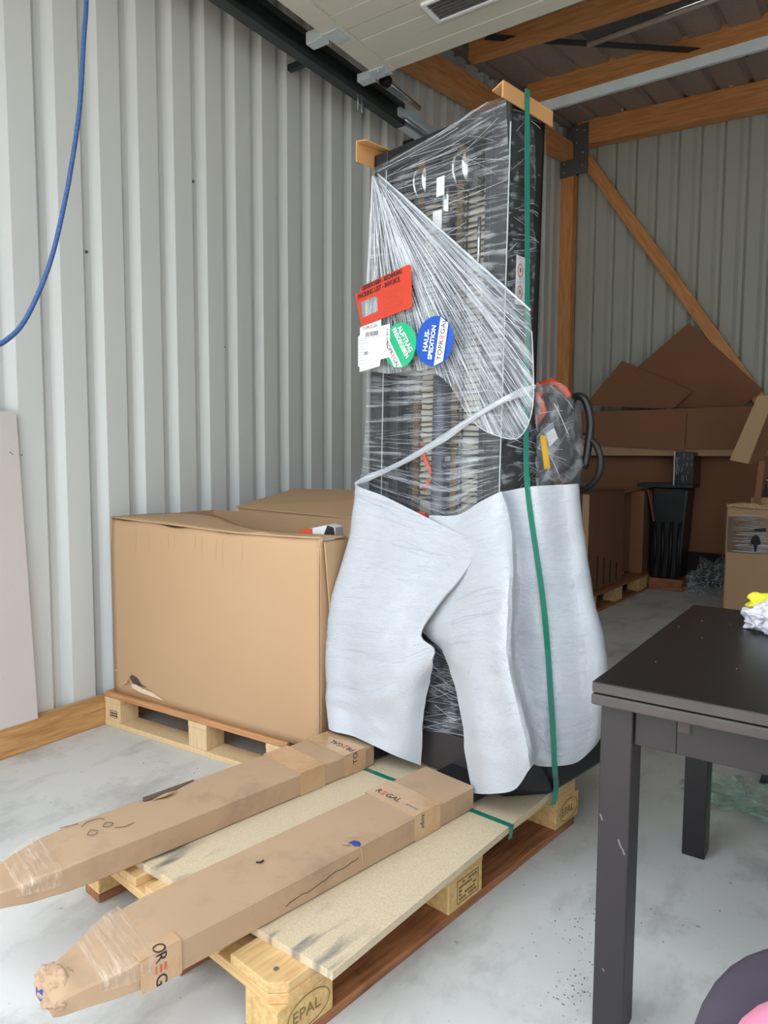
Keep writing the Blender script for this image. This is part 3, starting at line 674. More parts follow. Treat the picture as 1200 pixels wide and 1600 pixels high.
pos = wordmark(b1, .020, (-.166,-.232,.0692), (1,0,0), (0,1,0), start=3)
t_ = text(b1, '- www', .021, 'inkgrey', (-.166+pos+.006,-.232,.0692), (1,0,0), (0,1,0))
text(b1, '.topr', .021, INKB, (.0014,-.232,.0675), (0,0,-1), (0,1,0))
b2_ = MB().box(.0005,.0022,-.985,-.905,.003,.066).box(-.03,.001,-.985,-.905,.0655,.0685).build('tape_band', 'tape', fr)
text(b2_, 'O', .034, INKB, (-.020,-.947,.0690), (1,0,0), (0,1,0))
wordmark(b2_, .023, (.0026,-.947,.066), (0,0,-1), (0,1,0), start=3, end=6)
# crumpled clear tape round the tip
Grid([[(.004,-.955,.03),(.002,-.955,.068),(-.09,-.950,.070),(-.178,-.945,.069),(-.180,-.94,.03)],
      [(-.002,-.985,.03),(-.003,-.985,.067),(-.09,-.98,.069),(-.172,-.975,.067),(-.176,-.97,.03)],
      [(-.012,-1.02,.03),(-.014,-1.02,.061),(-.09,-1.015,.064),(-.160,-1.01,.062),(-.166,-1.0,.03)],
      [(-.024,-1.05,.03),(-.028,-1.05,.055),(-.09,-1.045,.058),(-.145,-1.04,.056),(-.152,-1.03,.03)]]).mesh('clear_tape', 14, 18, 'tape_clear', fr, 0, lambda v,u,p: (0,0,.002*noise.noise(Vector((u*9,v*9,1)))))
for k, (cx, cy, cz) in enumerate(((-.085,-1.088,.044),(-.115,-1.098,.036),(-.075,-1.106,.028))): blob('torn_paper', (cx,cy,cz), (.034,.022,.011), 'card_light', fr, seed=k+4, amp=.42, sub=4, freq=1.9)
h_ = raw('torn_hole', [(-.026,-.464,.0694),(-.018,-.459,.0694),(-.007,-.462,.0690),(.0008,-.452,.067),(-.002,-.444,.068),(-.012,-.441,.0694),(-.024,-.446,.0694)], [(0,1,2,3,4,5,6)], 'bluepaint', fr)
for P_ in ([(-.045,-.455,.069),(-.03,-.437,.072),(-.02,-.43,.075),(-.028,-.428,.070)], [(.0012,-.452,.066),(.004,-.448,.05),(.0025,-.443,.02),(.0012,-.446,.05)], [(-.035,-.47,.0694),(-.03,-.478,.073),(-.018,-.475,.072),(-.015,-.465,.0695)]): MB().prism(P_, (.0008,.0005,.001)).build('torn_flap', 'card_edge', h_)
cr_ = MB(); r = random.Random(4)
pts = [(.0016,-.455-.011*i, .042+r.uniform(-.003,.003)-.0011*i) for i in range(20)]; cr_.tube(pts, .0006, 4)
stuff(cr_.build('tear_line', 'hole', fr))
MB().tube([(-.11,-.66,.0685),(-.10,-.655,.071),(-.105,-.645,.069)], .002, 4).build('torn_flap', 'hole', fr)
fl_ = sleeve('far cardboard fork sleeve with torn edge and pen scribble beside the carton', -.568, -.390, 8)
b1 = band(fl_, 'tape_band', -.568, -.390, -.315, -.225)
b3 = band(fl_, 'tape_band', -.568, -.390, -.150, -.060)
text(b3, 'TO', .026, INKB, (-.3885,-.105,.030), (0,0,1), (0,-1,0))
wordmark(b3, .021, (-.395,-.105,.0692), (-1,0,0), (0,-1,0), start=2)
Grid([[(-.386,-.975,.03),(-.388,-.975,.067),(-.48,-.97,.070),(-.568,-.965,.068)],
      [(-.396,-1.02,.03),(-.400,-1.02,.062),(-.48,-1.015,.065),(-.555,-1.01,.062)],
      [(-.412,-1.06,.03),(-.416,-1.06,.053),(-.48,-1.055,.056),(-.535,-1.05,.054)]]).mesh('clear_tape', 12, 14, 'tape_clear', fl_, 0, lambda v,u,p: (0,0,.002*noise.noise(Vector((u*9,v*9,3)))))
h_ = raw('torn_edge', [(-.567,-.70,.0686),(-.546,-.71,.0688),(-.540,-.690,.0690),(-.549,-.66,.069),(-.540,-.63,.069),(-.551,-.60,.069),(-.560,-.555,.0688),(-.567,-.55,.0686)], [(0,1,2,3,4,5,6,7)], 'torn_inside', fl_)
MB().prism([(-.535,-.69,.069),(-.52,-.66,.074),(-.53,-.62,.073),(-.545,-.65,.069)], (0,0,.001)).build('torn_flap', 'card_light', h_)
sc = MB()
for P_ in ([(.0,.0),(-.012,.02),(-.010,.045),(.004,.055)], [(.02,.05),(.035,.062),(.045,.05),(.035,.038),(.022,.05)], [(.03,.01),(.045,.02),(.058,.008),(.045,-.004),(.03,.01)], [(.06,.055),(.072,.075),(.07,.10)], [(-.03,-.04),(-.02,.0)]):
    gp = Grid([[(-.53+a, -.875+b2, .0694) for a, b2 in P_]]); sc.tube([gp.at(0,i/24) for i in range(25)], .0008, 4)
sc.build('pen_scribble', 'pen', fl_)

# ------------------------------------------------------------------ foam sheets
FL=(((-0.536,0.240,0.882),(-0.576,0.070,0.872),(-0.451,0.075,0.837),(-0.308,0.070,0.795),(-0.176,0.065,0.756),(-0.042,0.033,0.732)),
 ((-0.543,0.240,0.759),(-0.583,0.060,0.749),(-0.442,0.060,0.732),(-0.307,0.055,0.716),(-0.175,0.050,0.697),(-0.046,0.023,0.688)),
 ((-0.569,0.240,0.619),(-0.609,0.040,0.609),(-0.463,0.030,0.616),(-0.318,0.025,0.619),(-0.194,0.030,0.622),(-0.087,0.013,0.623)),
 ((-0.580,0.240,0.513),(-0.620,0.010,0.503),(-0.490,0.000,0.506),(-0.360,0.000,0.514),(-0.263,0.010,0.516),(-0.168,0.008,0.531)),
 ((-0.589,0.240,0.394),(-0.629,-0.005,0.384),(-0.504,-0.015,0.394),(-0.381,-0.020,0.402),(-0.282,-0.010,0.419),(-0.218,-0.002,0.441)),
 ((-0.584,0.240,0.310),(-0.624,-0.015,0.300),(-0.498,-0.020,0.304),(-0.357,-0.030,0.329),(-0.246,-0.020,0.360),(-0.165,-0.002,0.406)),
 ((-0.575,0.240,0.226),(-0.615,-0.020,0.216),(-0.487,-0.030,0.212),(-0.360,-0.035,0.229),(-0.266,-0.020,0.249),(-0.212,0.030,0.299)),
 ((-0.560,0.240,0.156),(-0.600,-0.030,0.146),(-0.481,-0.035,0.146),(-0.370,-0.030,0.144),(-0.280,-0.010,0.144),(-0.238,0.035,0.193)),
 ((-0.530,0.240,0.090),(-0.570,-0.045,0.080),(-0.455,-0.045,0.079),(-0.354,-0.040,0.072),(-0.292,-0.010,0.052),(-0.253,0.040,0.025)),)
FR=(((-0.264,0.085,0.787),(-0.153,0.080,0.794),(-0.065,0.075,0.838),(-0.009,0.088,0.867),(-0.030,0.138,0.866),(0.064,0.115,0.883),(0.106,0.190,0.888),(0.127,0.265,0.890),(-0.042,0.470,0.883)),
 ((-0.279,0.080,0.700),(-0.143,0.060,0.722),(-0.019,0.040,0.763),(0.033,0.070,0.790),(0.013,0.120,0.787),(0.091,0.115,0.784),(0.124,0.190,0.781),(0.140,0.265,0.792),(-0.020,0.470,0.772)),
 ((-0.285,0.070,0.592),(-0.118,0.040,0.636),(0.023,0.000,0.684),(0.092,0.000,0.690),(0.045,0.090,0.677),(0.102,0.115,0.680),(0.139,0.190,0.677),(0.161,0.265,0.693),(-0.001,0.470,0.652)),
 ((-0.275,0.055,0.487),(-0.112,0.020,0.547),(0.041,-0.030,0.604),(0.124,-0.045,0.613),(0.052,0.080,0.587),(0.111,0.115,0.576),(0.154,0.190,0.572),(0.180,0.265,0.583),(0.025,0.470,0.533)),
 ((-0.249,0.050,0.434),(-0.106,0.000,0.483),(0.035,-0.040,0.522),(0.131,-0.055,0.524),(0.045,0.090,0.484),(0.123,0.115,0.473),(0.177,0.190,0.469),(0.212,0.265,0.480),(0.062,0.470,0.416)),
 ((-0.156,0.030,0.397),(-0.059,-0.020,0.431),(0.054,-0.050,0.456),(0.138,-0.060,0.441),(0.056,0.080,0.395),(0.136,0.115,0.387),(0.189,0.190,0.374),(0.230,0.265,0.394),(0.076,0.470,0.317)),
 ((-0.099,0.015,0.315),(-0.005,-0.030,0.343),(0.087,-0.050,0.353),(0.161,-0.060,0.364),(0.088,0.070,0.315),(0.144,0.115,0.292),(0.202,0.190,0.288),(0.229,0.265,0.303),(0.090,0.470,0.218)),
 ((-0.058,0.000,0.222),(0.030,-0.040,0.240),(0.110,-0.050,0.252),(0.184,-0.060,0.296),(0.119,0.060,0.246),(0.150,0.115,0.205),(0.200,0.190,0.216),(0.222,0.265,0.238),(0.092,0.470,0.137)),
 ((-0.041,-0.005,0.133),(0.049,-0.040,0.158),(0.124,-0.040,0.173),(0.193,-0.050,0.238),(0.130,0.070,0.185),(0.156,0.115,0.158),(0.195,0.190,0.166),(0.217,0.265,0.194),(0.094,0.470,0.096)),
 ((-0.011,-0.010,0.038),(0.068,-0.035,0.073),(0.134,-0.020,0.105),(0.189,-0.035,0.189),(0.116,0.100,0.125),(0.164,0.115,0.132),(0.191,0.190,0.131),(0.208,0.265,0.169),(0.083,0.470,0.072)),)
FG=(((-0.313,0.080,0.427),(-0.230,0.075,0.413),(-0.163,0.070,0.392)),
 ((-0.296,0.075,0.279),(-0.198,0.070,0.283),(-0.116,0.065,0.285)),
 ((-0.300,0.070,0.116),(-0.192,0.065,0.136),(-0.079,0.060,0.159)),)
FA=(((-0.533,0.100,1.877),(-0.360,0.085,1.884),(-0.191,0.075,1.893),(-0.086,0.070,1.909),(-0.013,0.085,1.919)),
 ((-0.541,0.100,1.749),(-0.372,0.100,1.732),(-0.221,0.100,1.719),(-0.098,0.090,1.709),(-0.005,0.095,1.707)),
 ((-0.555,0.100,1.510),(-0.370,0.100,1.490),(-0.217,0.100,1.475),(-0.112,0.100,1.466),(-0.012,0.095,1.460)),
 ((-0.559,0.100,1.202),(-0.380,0.100,1.190),(-0.225,0.100,1.184),(-0.118,0.100,1.182),(-0.017,0.095,1.183)),
 ((-0.571,0.100,0.993),(-0.387,0.100,0.988),(-0.229,0.100,0.984),(-0.119,0.100,0.987),(-0.015,0.095,0.991)),
 ((-0.598,0.100,0.853),(-0.367,0.105,0.787),(-0.210,0.105,0.739),(-0.088,0.100,0.809),(-0.012,0.095,0.858)),)
FS=(((-0.008,0.090,1.903),(-0.014,0.160,1.915),(-0.019,0.240,1.926),(-0.023,0.305,1.931)),
 ((-0.005,0.095,1.707),(-0.013,0.165,1.727),(-0.019,0.240,1.745),(-0.034,0.310,1.735)),
 ((-0.007,0.095,1.607),(-0.014,0.165,1.625),(-0.023,0.250,1.638),(-0.036,0.330,1.610)),
 ((-0.011,0.095,1.507),(-0.016,0.155,1.520),(-0.015,0.210,1.531),(-0.022,0.260,1.551)),
 ((-0.013,0.095,1.406),(-0.014,0.150,1.415),(-0.010,0.200,1.419),(-0.021,0.250,1.423)),
 ((-0.016,0.095,1.235),(-0.010,0.150,1.240),(-0.010,0.200,1.241),(-0.025,0.250,1.242)),
 ((-0.015,0.095,1.026),(-0.005,0.150,1.027),(-0.009,0.220,1.029),(-0.018,0.280,1.030)),
 ((-0.008,0.090,0.864),(0.014,0.140,0.875),(0.017,0.200,0.879),(-0.005,0.300,0.879)),)
FB=(((-0.516,0.083,1.846),(-0.513,0.072,1.725),(-0.514,0.066,1.606),(-0.523,0.066,1.489),(-0.538,0.074,1.372),(-0.559,0.085,1.253)),
 ((-0.513,0.083,1.845),(-0.489,0.072,1.716),(-0.470,0.066,1.590),(-0.459,0.066,1.467),(-0.454,0.074,1.346),(-0.453,0.085,1.224)),
 ((-0.509,0.083,1.844),(-0.461,0.072,1.711),(-0.419,0.066,1.584),(-0.384,0.066,1.462),(-0.356,0.074,1.342),(-0.332,0.085,1.224)),
 ((-0.507,0.084,1.843),(-0.441,0.080,1.703),(-0.380,0.077,1.569),(-0.323,0.077,1.440),(-0.270,0.080,1.315),(-0.219,0.085,1.193)),
 ((-0.502,0.084,1.838),(-0.411,0.080,1.668),(-0.326,0.077,1.506),(-0.247,0.077,1.352),(-0.173,0.080,1.205),(-0.104,0.085,1.063)),
 ((-0.499,0.084,1.836),(-0.388,0.080,1.653),(-0.285,0.077,1.482),(-0.190,0.077,1.321),(-0.102,0.080,1.168),(-0.019,0.085,1.022)),
 ((-0.497,0.085,1.835),(-0.375,0.088,1.651),(-0.262,0.092,1.479),(-0.158,0.099,1.318),(-0.062,0.109,1.165),(0.029,0.120,1.019)),
 ((-0.496,0.085,1.837),(-0.364,0.088,1.667),(-0.242,0.092,1.510),(-0.131,0.099,1.363),(-0.028,0.109,1.225),(0.068,0.120,1.094)),
 ((-0.496,0.085,1.842),(-0.363,0.088,1.701),(-0.242,0.092,1.571),(-0.131,0.099,1.450),(-0.029,0.109,1.337),(0.066,0.120,1.230)),
 ((-0.496,0.085,1.846),(-0.366,0.088,1.733),(-0.247,0.092,1.628),(-0.138,0.099,1.531),(-0.038,0.109,1.441),(0.055,0.120,1.356)),)
FC=(((-0.592,0.085,0.871),(-0.536,0.085,0.892),(-0.428,0.080,0.925),(-0.319,0.080,0.968),(-0.193,0.080,1.025),(-0.089,0.080,1.080),(0.005,0.085,1.121),(0.025,0.130,1.141),(0.033,0.180,1.160)),)
BAG=(((0.031,0.180,1.148),(0.013,0.220,1.168),(-0.002,0.300,1.183),(0.005,0.360,1.184),(-0.003,0.420,1.173)),
 ((0.050,0.160,1.079),(0.053,0.200,1.098),(0.048,0.280,1.117),(0.043,0.360,1.125),(0.019,0.450,1.102)),
 ((0.063,0.150,1.008),(0.072,0.190,1.018),(0.074,0.270,1.028),(0.066,0.360,1.040),(0.039,0.450,1.023)),
 ((0.064,0.150,0.947),(0.078,0.200,0.947),(0.080,0.280,0.952),(0.070,0.380,0.959),(0.048,0.460,0.965)),
 ((0.066,0.150,0.872),(0.083,0.200,0.881),(0.068,0.300,0.891),(0.043,0.400,0.901),(0.026,0.460,0.911)),)

def wr(seed, amp=.004):
    def f(v, u, p):
        n = noise.fractal(Vector((u*3+seed, v*14, seed)), 1.0, 2.0, 3)
        m_ = noise.noise(Vector((u*1.6+seed*3, v*7+u*2.5, seed+9)))
        ridge = max(0, 1-abs(m_)*7)**2
        return (0, -amp*n*(1 if v < .96 else .4)-.007*ridge*math.sin(math.pi*v), 0)
    return f
def crisp(o): o.modifiers.new('edges','EDGE_SPLIT').split_angle = math.radians(40)
foam_l = Grid(FL).mesh('foam_sheet', 44, 30, 'foam', None, .006, wr(1)); foam_l.location = SO; foam_l.rotation_euler = (0,0,SR)
crisp(foam_l); tag(foam_l, 'left white foam sheet wrapped round the machine beside the big carton', 'foam sheet')
foam_r = Grid(FR).mesh('foam_sheet', 48, 42, 'foam', None, .006, wr(5)); foam_r.location = SO; foam_r.rotation_euler = (0,0,SR)
crisp(foam_r); tag(foam_r, 'right white foam sheet with hanging front flap over the black chassis', 'foam sheet')
def over(rows, nr, nc, off, parent, seed):
    g2 = Grid([[tuple(np.array(p)+np.array(off)) for p in r_] for r_ in rows])
    return g2.mesh('film_layer', nr, nc, 'film_foam', parent, 0, lambda v,u,p: (0,.0015*noise.noise(Vector((u*40,v*30,seed))),0))
over(FL[:7], 30, 24, (0,-.0095,0), foam_l, 1); over([r_[1:8] for r_ in FR[:9]], 36, 30, (.006,-.0085,0), foam_r, 4)
Grid(FL).strands('film_strand', 70, 'strand', foam_l, drift=.02, r=(.0002,.0005), off=(0,-.0045,0), span=(.1,.4), seed=5, vrange=(.02,.75))
Grid(FR).strands('film_strand', 110, 'strand', foam_r, drift=.03, r=(.0002,.0005), off=(.0015,-.0045,0), span=(.08,.35), seed=6, urange=(.05,.85), vrange=(.03,.8))

# ------------------------------------------------------------------ stretch film
gF = None
flm = S('clear stretch film wound round the mast in streaks and bands', 'stretch film', 'stretch_film')
gA, gS, gB = Grid(FA), Grid(FS), Grid(FB)
gA.mesh('front_film', 40, 24, 'film_h', flm); gS.mesh('side_film', 30, 14, 'film_s', flm); gB.mesh('fan_film', 36, 24, 'film_d', flm)
gF = Grid(FG); gF.mesh('gap_film', 10, 8, 'film_h', flm); gF.strands('film_strand', 45, 'strand', flm, drift=.15, r=(.0003,.0007), span=(.3,.95), seed=14)
gA.strands('film_strand', 140, 'strand', flm, drift=.03, r=(.0002,.0006), span=(.15,.7), seed=2)
gS.strands('film_strand', 60, 'strand', flm, drift=.02, r=(.0004,.0008), off=(.003,0,0), span=(.2,.7), seed=3)
gB.strands('film_strand', 170, 'strand', flm, drift=.05, r=(.0003,.0009), span=(.2,.9), seed=4)
edge = [gB.at(1.0, i/20) for i in range(21)]
MB().tube(edge, [.002+.0015*abs(math.sin(i*1.7)) for i in range(21)], 6).build('film_hem', 'strand', flm, smooth=True)
loop = [gB.at(i/20*.55+.4, 1.0) for i in range(21)]
MB().tube(loop, .0012, 6).build('film_hem', 'strand', flm, smooth=True)
rr = []
P0 = np.array(FC[0], float)
for k in range(9):
    a = k/8*2*math.pi
    rr.append([(p[0], p[1]+.008*math.cos(a+i*.9), p[2]+(.009+.003*math.sin(i*2.1))*math.sin(a+i*.9)) for i, p in enumerate(P0)])
gC = Grid(rr); gC.mesh('twisted_band', 24, 50, 'film_band', flm, 0, lambda v,u,p: (0,0,.004*noise.noise(Vector((u*30,v*6,2)))))
gC.strands('film_strand', 26, 'strand', flm, drift=.2, r=(.0004,.0012), span=(.3,.9), seed=8)
bagg = S('crumpled clear plastic film bagged over the control head', 'plastic film', 'film_cover')
gG = Grid(BAG)
gG.mesh('film', 30, 24, 'film_bag', bagg, 0, lambda v,u,p: tuple(.008*noise.fractal(Vector((u*6,v*6,q)),1,2,4) for q in (1,5,9)))
gG.strands('film_fold', 16, 'strand', bagg, drift=.25, r=(.0004,.0010), off=(.003,-.004,0), span=(.1,.5), seed=9)
MB().prism([(p:=gG.at(.62,.02))+np.array((.012,-.008,.045)), p+np.array((.030,-.008,.042)), p+np.array((.046,-.008,-.045)), p+np.array((.028,-.008,-.048))], (.0008,0,0)).build('yellow_tag', 'yellow', bagg)
o = blob('film_tail', (.125,.13,.24), (.02,.03,.045), 'film_bag', None, seed=3, amp=.7, sub=4, freq=3.5); o.location = SO; o.rotation_euler = (0,0,SR)
tag(o, 'knotted white tail of stretch film beside the green strap on the foam', 'film tail')

# ------------------------------------------------------------------ straps and edge protectors
sp = [(-.575,.165,1.93),(-.30,.16,1.938),(-.03,.16,1.929),(-.002,.157,1.937),(.0055,.156,1.9405),(.0078,.155,1.932),(.0085,.155,1.90),(.012,.17,1.35),(.016,.17,1.02)]+[tuple(Grid(FR).at(v,u_)+np.array((.019,-.013,0))) for v, u_ in ((.03,.60),(.35,.622),(.7,.622),(.985,.61))]+[(.118,.205,.03),(.112,.205,-.02),(.10,.21,-.035)]
V = []; Fc = []; gsp = Grid([sp])
for i in range(121):
    p = gsp.at(0, i/120); q = min(1,max(0,(i-40)/30)); V += [(p[0]-.004*q,p[1]-.010+.003*q,p[2]), (p[0]+.004*q,p[1]+.010-.003*q,p[2])]
for i in range(120): Fc.append((2*i,2*i+1,2*i+3,2*i+2))
o = raw('packing_strap', V, Fc, 'strap', loc=SO, rot=(0,0,SR)); md = o.modifiers.new('thickness','SOLIDIFY'); md.thickness = .0012
tag(o, 'green packing strap running over the mast top and down the right side', 'strap')
o = MB().prism([(.004,.05,1.897),(.004,.05,1.940),(-.032,.05,1.926),(-.032,.05,1.922),(-.001,.05,1.934),(-.001,.05,1.897)], (.0,.24,0)).build('edge_protector', 'corner', bevel=.0012, loc=SO, rot=(0,0,SR))
tag(o, 'tan cardboard edge protector under the green strap at the right mast top', 'edge protector')
o = MB().prism([(-.560,.05,1.89),(-.560,.05,1.955),(-.512,.05,1.945),(-.512,.05,1.941),(-.555,.05,1.950),(-.555,.05,1.89)], (0,.24,0)).build('edge_protector', 'corner', bevel=.0012, loc=SO, rot=(0,0,SR))
tag(o, 'tan cardboard edge protector sticking out at the left mast top', 'edge protector')

# ------------------------------------------------------------------ pouch, label and stickers on the film
YL = .050
po = S('red plastic document pouch with black lettering stuck on the film', 'document pouch', 'document_pouch')
A = lambda x, z: (x, YL, z-.16)
pts = [(-.563,1.652),(-.312,1.676),(-.318,1.64),(-.310,1.552),(-.36,1.548),(-.44,1.543),(-.532,1.548)]
ang = math.radians(8)
wx0, wx1, wz0, wz1 = -.535, -.455, 1.56, 1.615
q = [(-.562,1.640),(-.538,1.643),(-.536,1.660),(-.330,1.692),(-.318,1.688),(-.312,1.566),(-.530,1.536)]
win = [(-.538,1.612),(-.470,1.622),(-.458,1.612),(-.458,1.574),(-.527,1.562)]
def poly_hole(name, outer, inner, mt, parent, y, th=.001):
    bm = bmesh.new(); es = []
    for L_ in (outer, inner):
        vs = [bm.verts.new((x, y, z-.16)) for x, z in L_]; es += [bm.edges.new((vs[i], vs[(i+1)%len(vs)])) for i in range(len(vs))]
    bmesh.ops.triangle_fill(bm, use_beauty=True, edges=es)
    me = bpy.data.meshes.new(name); bm.to_mesh(me); bm.free(); o = link(name, me, mt, parent)
    md = o.modifiers.new('thickness','SOLIDIFY'); md.thickness = th; return o
poly_hole('pouch', q, win, 'red', po, YL)
raw('pouch_window', [(x, YL+.0005, z-.16) for x, z in win], [tuple(range(5))], 'film_bag', po)
xd = (math.cos(ang),0,math.sin(ang)); yd = (-math.sin(ang),0,math.cos(ang))
text(po, 'LIEFERSCHEIN - RECHNUNG', .0195, 'ink', (-.530,YL-.0012,1.652-.16), xd, yd, bold=.0003, sx=.72)
text(po, 'PACKING LIST - INVOICE', .0215, 'ink', (-.548,YL-.0012,1.629-.16), xd, yd, bold=.0003, sx=.78)
fine_ = MB()
for k in range(8): fine_.prism([(-.43,YL-.0009,1.622-.16-.008*k),(-.35,YL-.0009,1.633-.16-.008*k),(-.35,YL-.0009,1.6345-.16-.008*k),(-.43,YL-.0009,1.6235-.16-.008*k)], (0,-.0004,0))
fine_.build('small_print', 'inkred', po)
lb = S('white shipping label with barcode stuck over the green sticker', 'label', 'shipping_label'); YB = YL-.002
raw('paper', [(x, YB, z-.16) for x, z in [(-.536,1.533),(-.440,1.546),(-.440,1.526),(-.402,1.528),(-.402,1.428),(-.443,1.424),(-.446,1.404),(-.538,1.393),(-.538,1.41),(-.545,1.41),(-.545,1.505),(-.536,1.508)]], [tuple(range(12))], 'white', lb)
l8 = math.radians(4); xl = (math.cos(l8),0,math.sin(l8)); yl = (-math.sin(l8),0,math.cos(l8))
wordmark(lb, .010, (-.525,YB-.0006,1.526-.16), xl, yl, 'inkgrey')
bc_ = MB(); r = random.Random(2); x = -.510
while x < -.452:
    w = r.choice((.001,.0018,.003)); bc_.box(x,x+w,YB-.0008,YB-.0002,1.500-.16,1.514-.16); x += w+r.choice((.001,.0016,.0024))
for k in range(9): bc_.box(-.5425,-.5425+r.uniform(.02,.05),YB-.0008,YB-.0002,1.49-.16-.009*k,1.4908-.16-.009*k)
for k in range(12): bc_.box(-.416,-.410,YB-.0008,YB-.0002,1.45-.16+.0055*k,1.45-.16+.0055*k+r.choice((.002,.0035)))
bc_.box(-.545,-.402,YB-.0008,YB-.0002,1.496-.16,1.4967-.16)
bc_.build('label_print', 'inkgrey', lb)
text(lb, '283', .014, 'ink', (-.518,YB-.0006,1.449-.16), (1,0,0), (0,0,1))
def disc(label, name, cx, cz, R_, mt, y):
    t = S(label, 'sticker', name, 'round stickers on the film')
    V = [(cx+R_*math.cos(i/40*2*math.pi), y+.0012*math.sin(i/40*10*math.pi), cz-.16+R_*math.sin(i/40*2*math.pi)) for i in range(40)]
    raw('disc', V+[(cx,y-.002,cz-.16)], [(i,(i+1)%40,40) for i in range(40)], mt, t)
    return t
gs = disc('round green sticker reading AUFTRAG FREIGEGEBEN partly under the white label', 'round_sticker', -.362, 1.459, .068, 'green', YL)
a = math.radians(-57); xg = Vector((math.cos(a),0,math.sin(a))); yg = Vector((-math.sin(a),0,math.cos(a)))
c0 = Vector((-.362,YL-.0026,1.459-.16))
text(gs, 'AUFTRAG', .0235, 'white', c0+yg*.029, xg, yg, align='CENTER', bold=.0006, sx=.9)
text(gs, 'FREIGEGEBEN', .0215, 'white', c0+yg*.008-xg*.002, xg, yg, align='CENTER', bold=.0006, sx=.84)
def chord(parent, c, xd, yd, R_, d0, d1, mt):
    h0 = math.sqrt(R_*R_-d0*d0); h1 = math.sqrt(R_*R_-d1*d1)
    P_ = [c+yd*d0-xd*h0, c+yd*d0+xd*h0, c+yd*d1+xd*h1, c+yd*d1-xd*h1]
    return raw('white_band', P_, [(0,1,2,3)], mt, parent)
chord(gs, c0+Vector((0,.0002,0)), xg, yg, .067, -.052, -.024, 'white')
wordmark(gs, .0135, c0-yg*.038-xg*.043+Vector((0,-.0002,0)), xg, yg)
bs = disc('round blue sticker reading HAUS-SPEDITION right of the green one', 'round_sticker', -.222, 1.456, .0715, 'blue', YL-.002)
a = math.radians(80); xb = Vector((math.cos(a),0,math.sin(a))); yb = Vector((-math.sin(a),0,math.cos(a)))
c0 = Vector((-.222,YL-.0052,1.456-.16))
text(bs, 'HAUS-', .0245, 'white', c0+yb*.028, xb, yb, align='CENTER', bold=.0007, sx=.9)
text(bs, 'SPEDITION', .0225, 'white', c0+yb*.005-xb*.004, xb, yb, align='CENTER', bold=.0007, sx=.88)
chord(bs, c0+Vector((0,.0002,0)), xb, yb, .0705, -.046, -.014, 'white')
wordmark(bs, .0165, c0-yb*.030-xb*.052+Vector((0,-.0002,0)), xb, yb)

# ================================================================== table and what is on and under it
tb = thing('extending_table', 'black-brown extending table with scuffed edges at the right', 'table', (-.424,1.308,0), math.radians(-.6))
TW, TD = .95, .86
MB().box(0,TW,0,TD,.684,.705).build('table_top', 'table', tb, bevel=.004)
MB().box(.002,TW-.002,-.0015,.004,.685,.703).build('top_edge', 'table_rim', tb)
MB().box(0,TW,-.0015,TD,.660,.681).build('extension_leaf', 'table_rim', tb, bevel=.003)
for (x,y) in ((.013,.02),(.013,TD-.086),(TW-.075,.02),(TW-.075,TD-.086)): 
    MB().box(x,x+.060,y,y+.066,0,.660).build('leg', 'table_edge' if y < .1 else 'table', tb, bevel=.003)
MB().box(.074,.149,.030,.050,.588,.660).box(.149,TW-.075,.030,.050,.588,.660).build('apron', 'table_edge', tb, bevel=.002)
MB().box(.150,.171,.0285,.0305,.632,.659).build('slot_tile', 'table_rim', tb)
MB().box(.1715,.1745,.0293,.0305,.630,.659).build('slot_gap', 'rubber', tb)
MB().box(.074,TW-.075,TD-.05,TD-.03,.588,.66).box(.018,.038,.087,TD-.087,.588,.66).box(TW-.05,TW-.03,.087,TD-.087,.588,.66).build('apron', 'table', tb, bevel=.002)
sm = MB(); r = random.Random(6)
for k in range(16):
    x, y = r.uniform(.03,.4), r.uniform(.05,.8); sm.box(x,x+.002,y,y+.003,.705,.7062)
for (x,z,l) in ((.016,.44,.012),(.052,.40,.016),(.06,.385,.012),(.03,.13,.006)): sm.prism([(x,.0192,z),(x+.003,.0192,z),(x+.003+l*.4,.0192,z-l),(x+l*.4,.0192,z-l)], (0,.0006,0))
stuff(sm.build('paint_fleck', 'inkgrey', tb))
rg = thing('crumpled_cloth', 'crumpled white and yellow cloth lying on the black table', 'cloth', (-.205,1.95,.705))
blob('white_cloth', (.0,.0,.030), (.052,.05,.034), 'cloth', rg, seed=2, amp=.55, sub=5, freq=1.7, flat=0)
blob('white_cloth', (.05,-.03,.035), (.05,.045,.042), 'cloth', rg, seed=5, amp=.55, sub=5, freq=1.7, flat=0)
blob('yellow_cloth', (.0,.035,.058), (.045,.028,.022), 'yellowcloth', rg, seed=8, amp=.5, sub=4, freq=1.6)
o = blob('plastic_bag', (-.24,2.50,.03), (.19,.10,.036), 'film_green', None, seed=4, amp=.75, sub=5, freq=3.0, flat=.001)
tag(o, 'crumpled greenish clear plastic bag on the floor under the table', 'plastic bag')
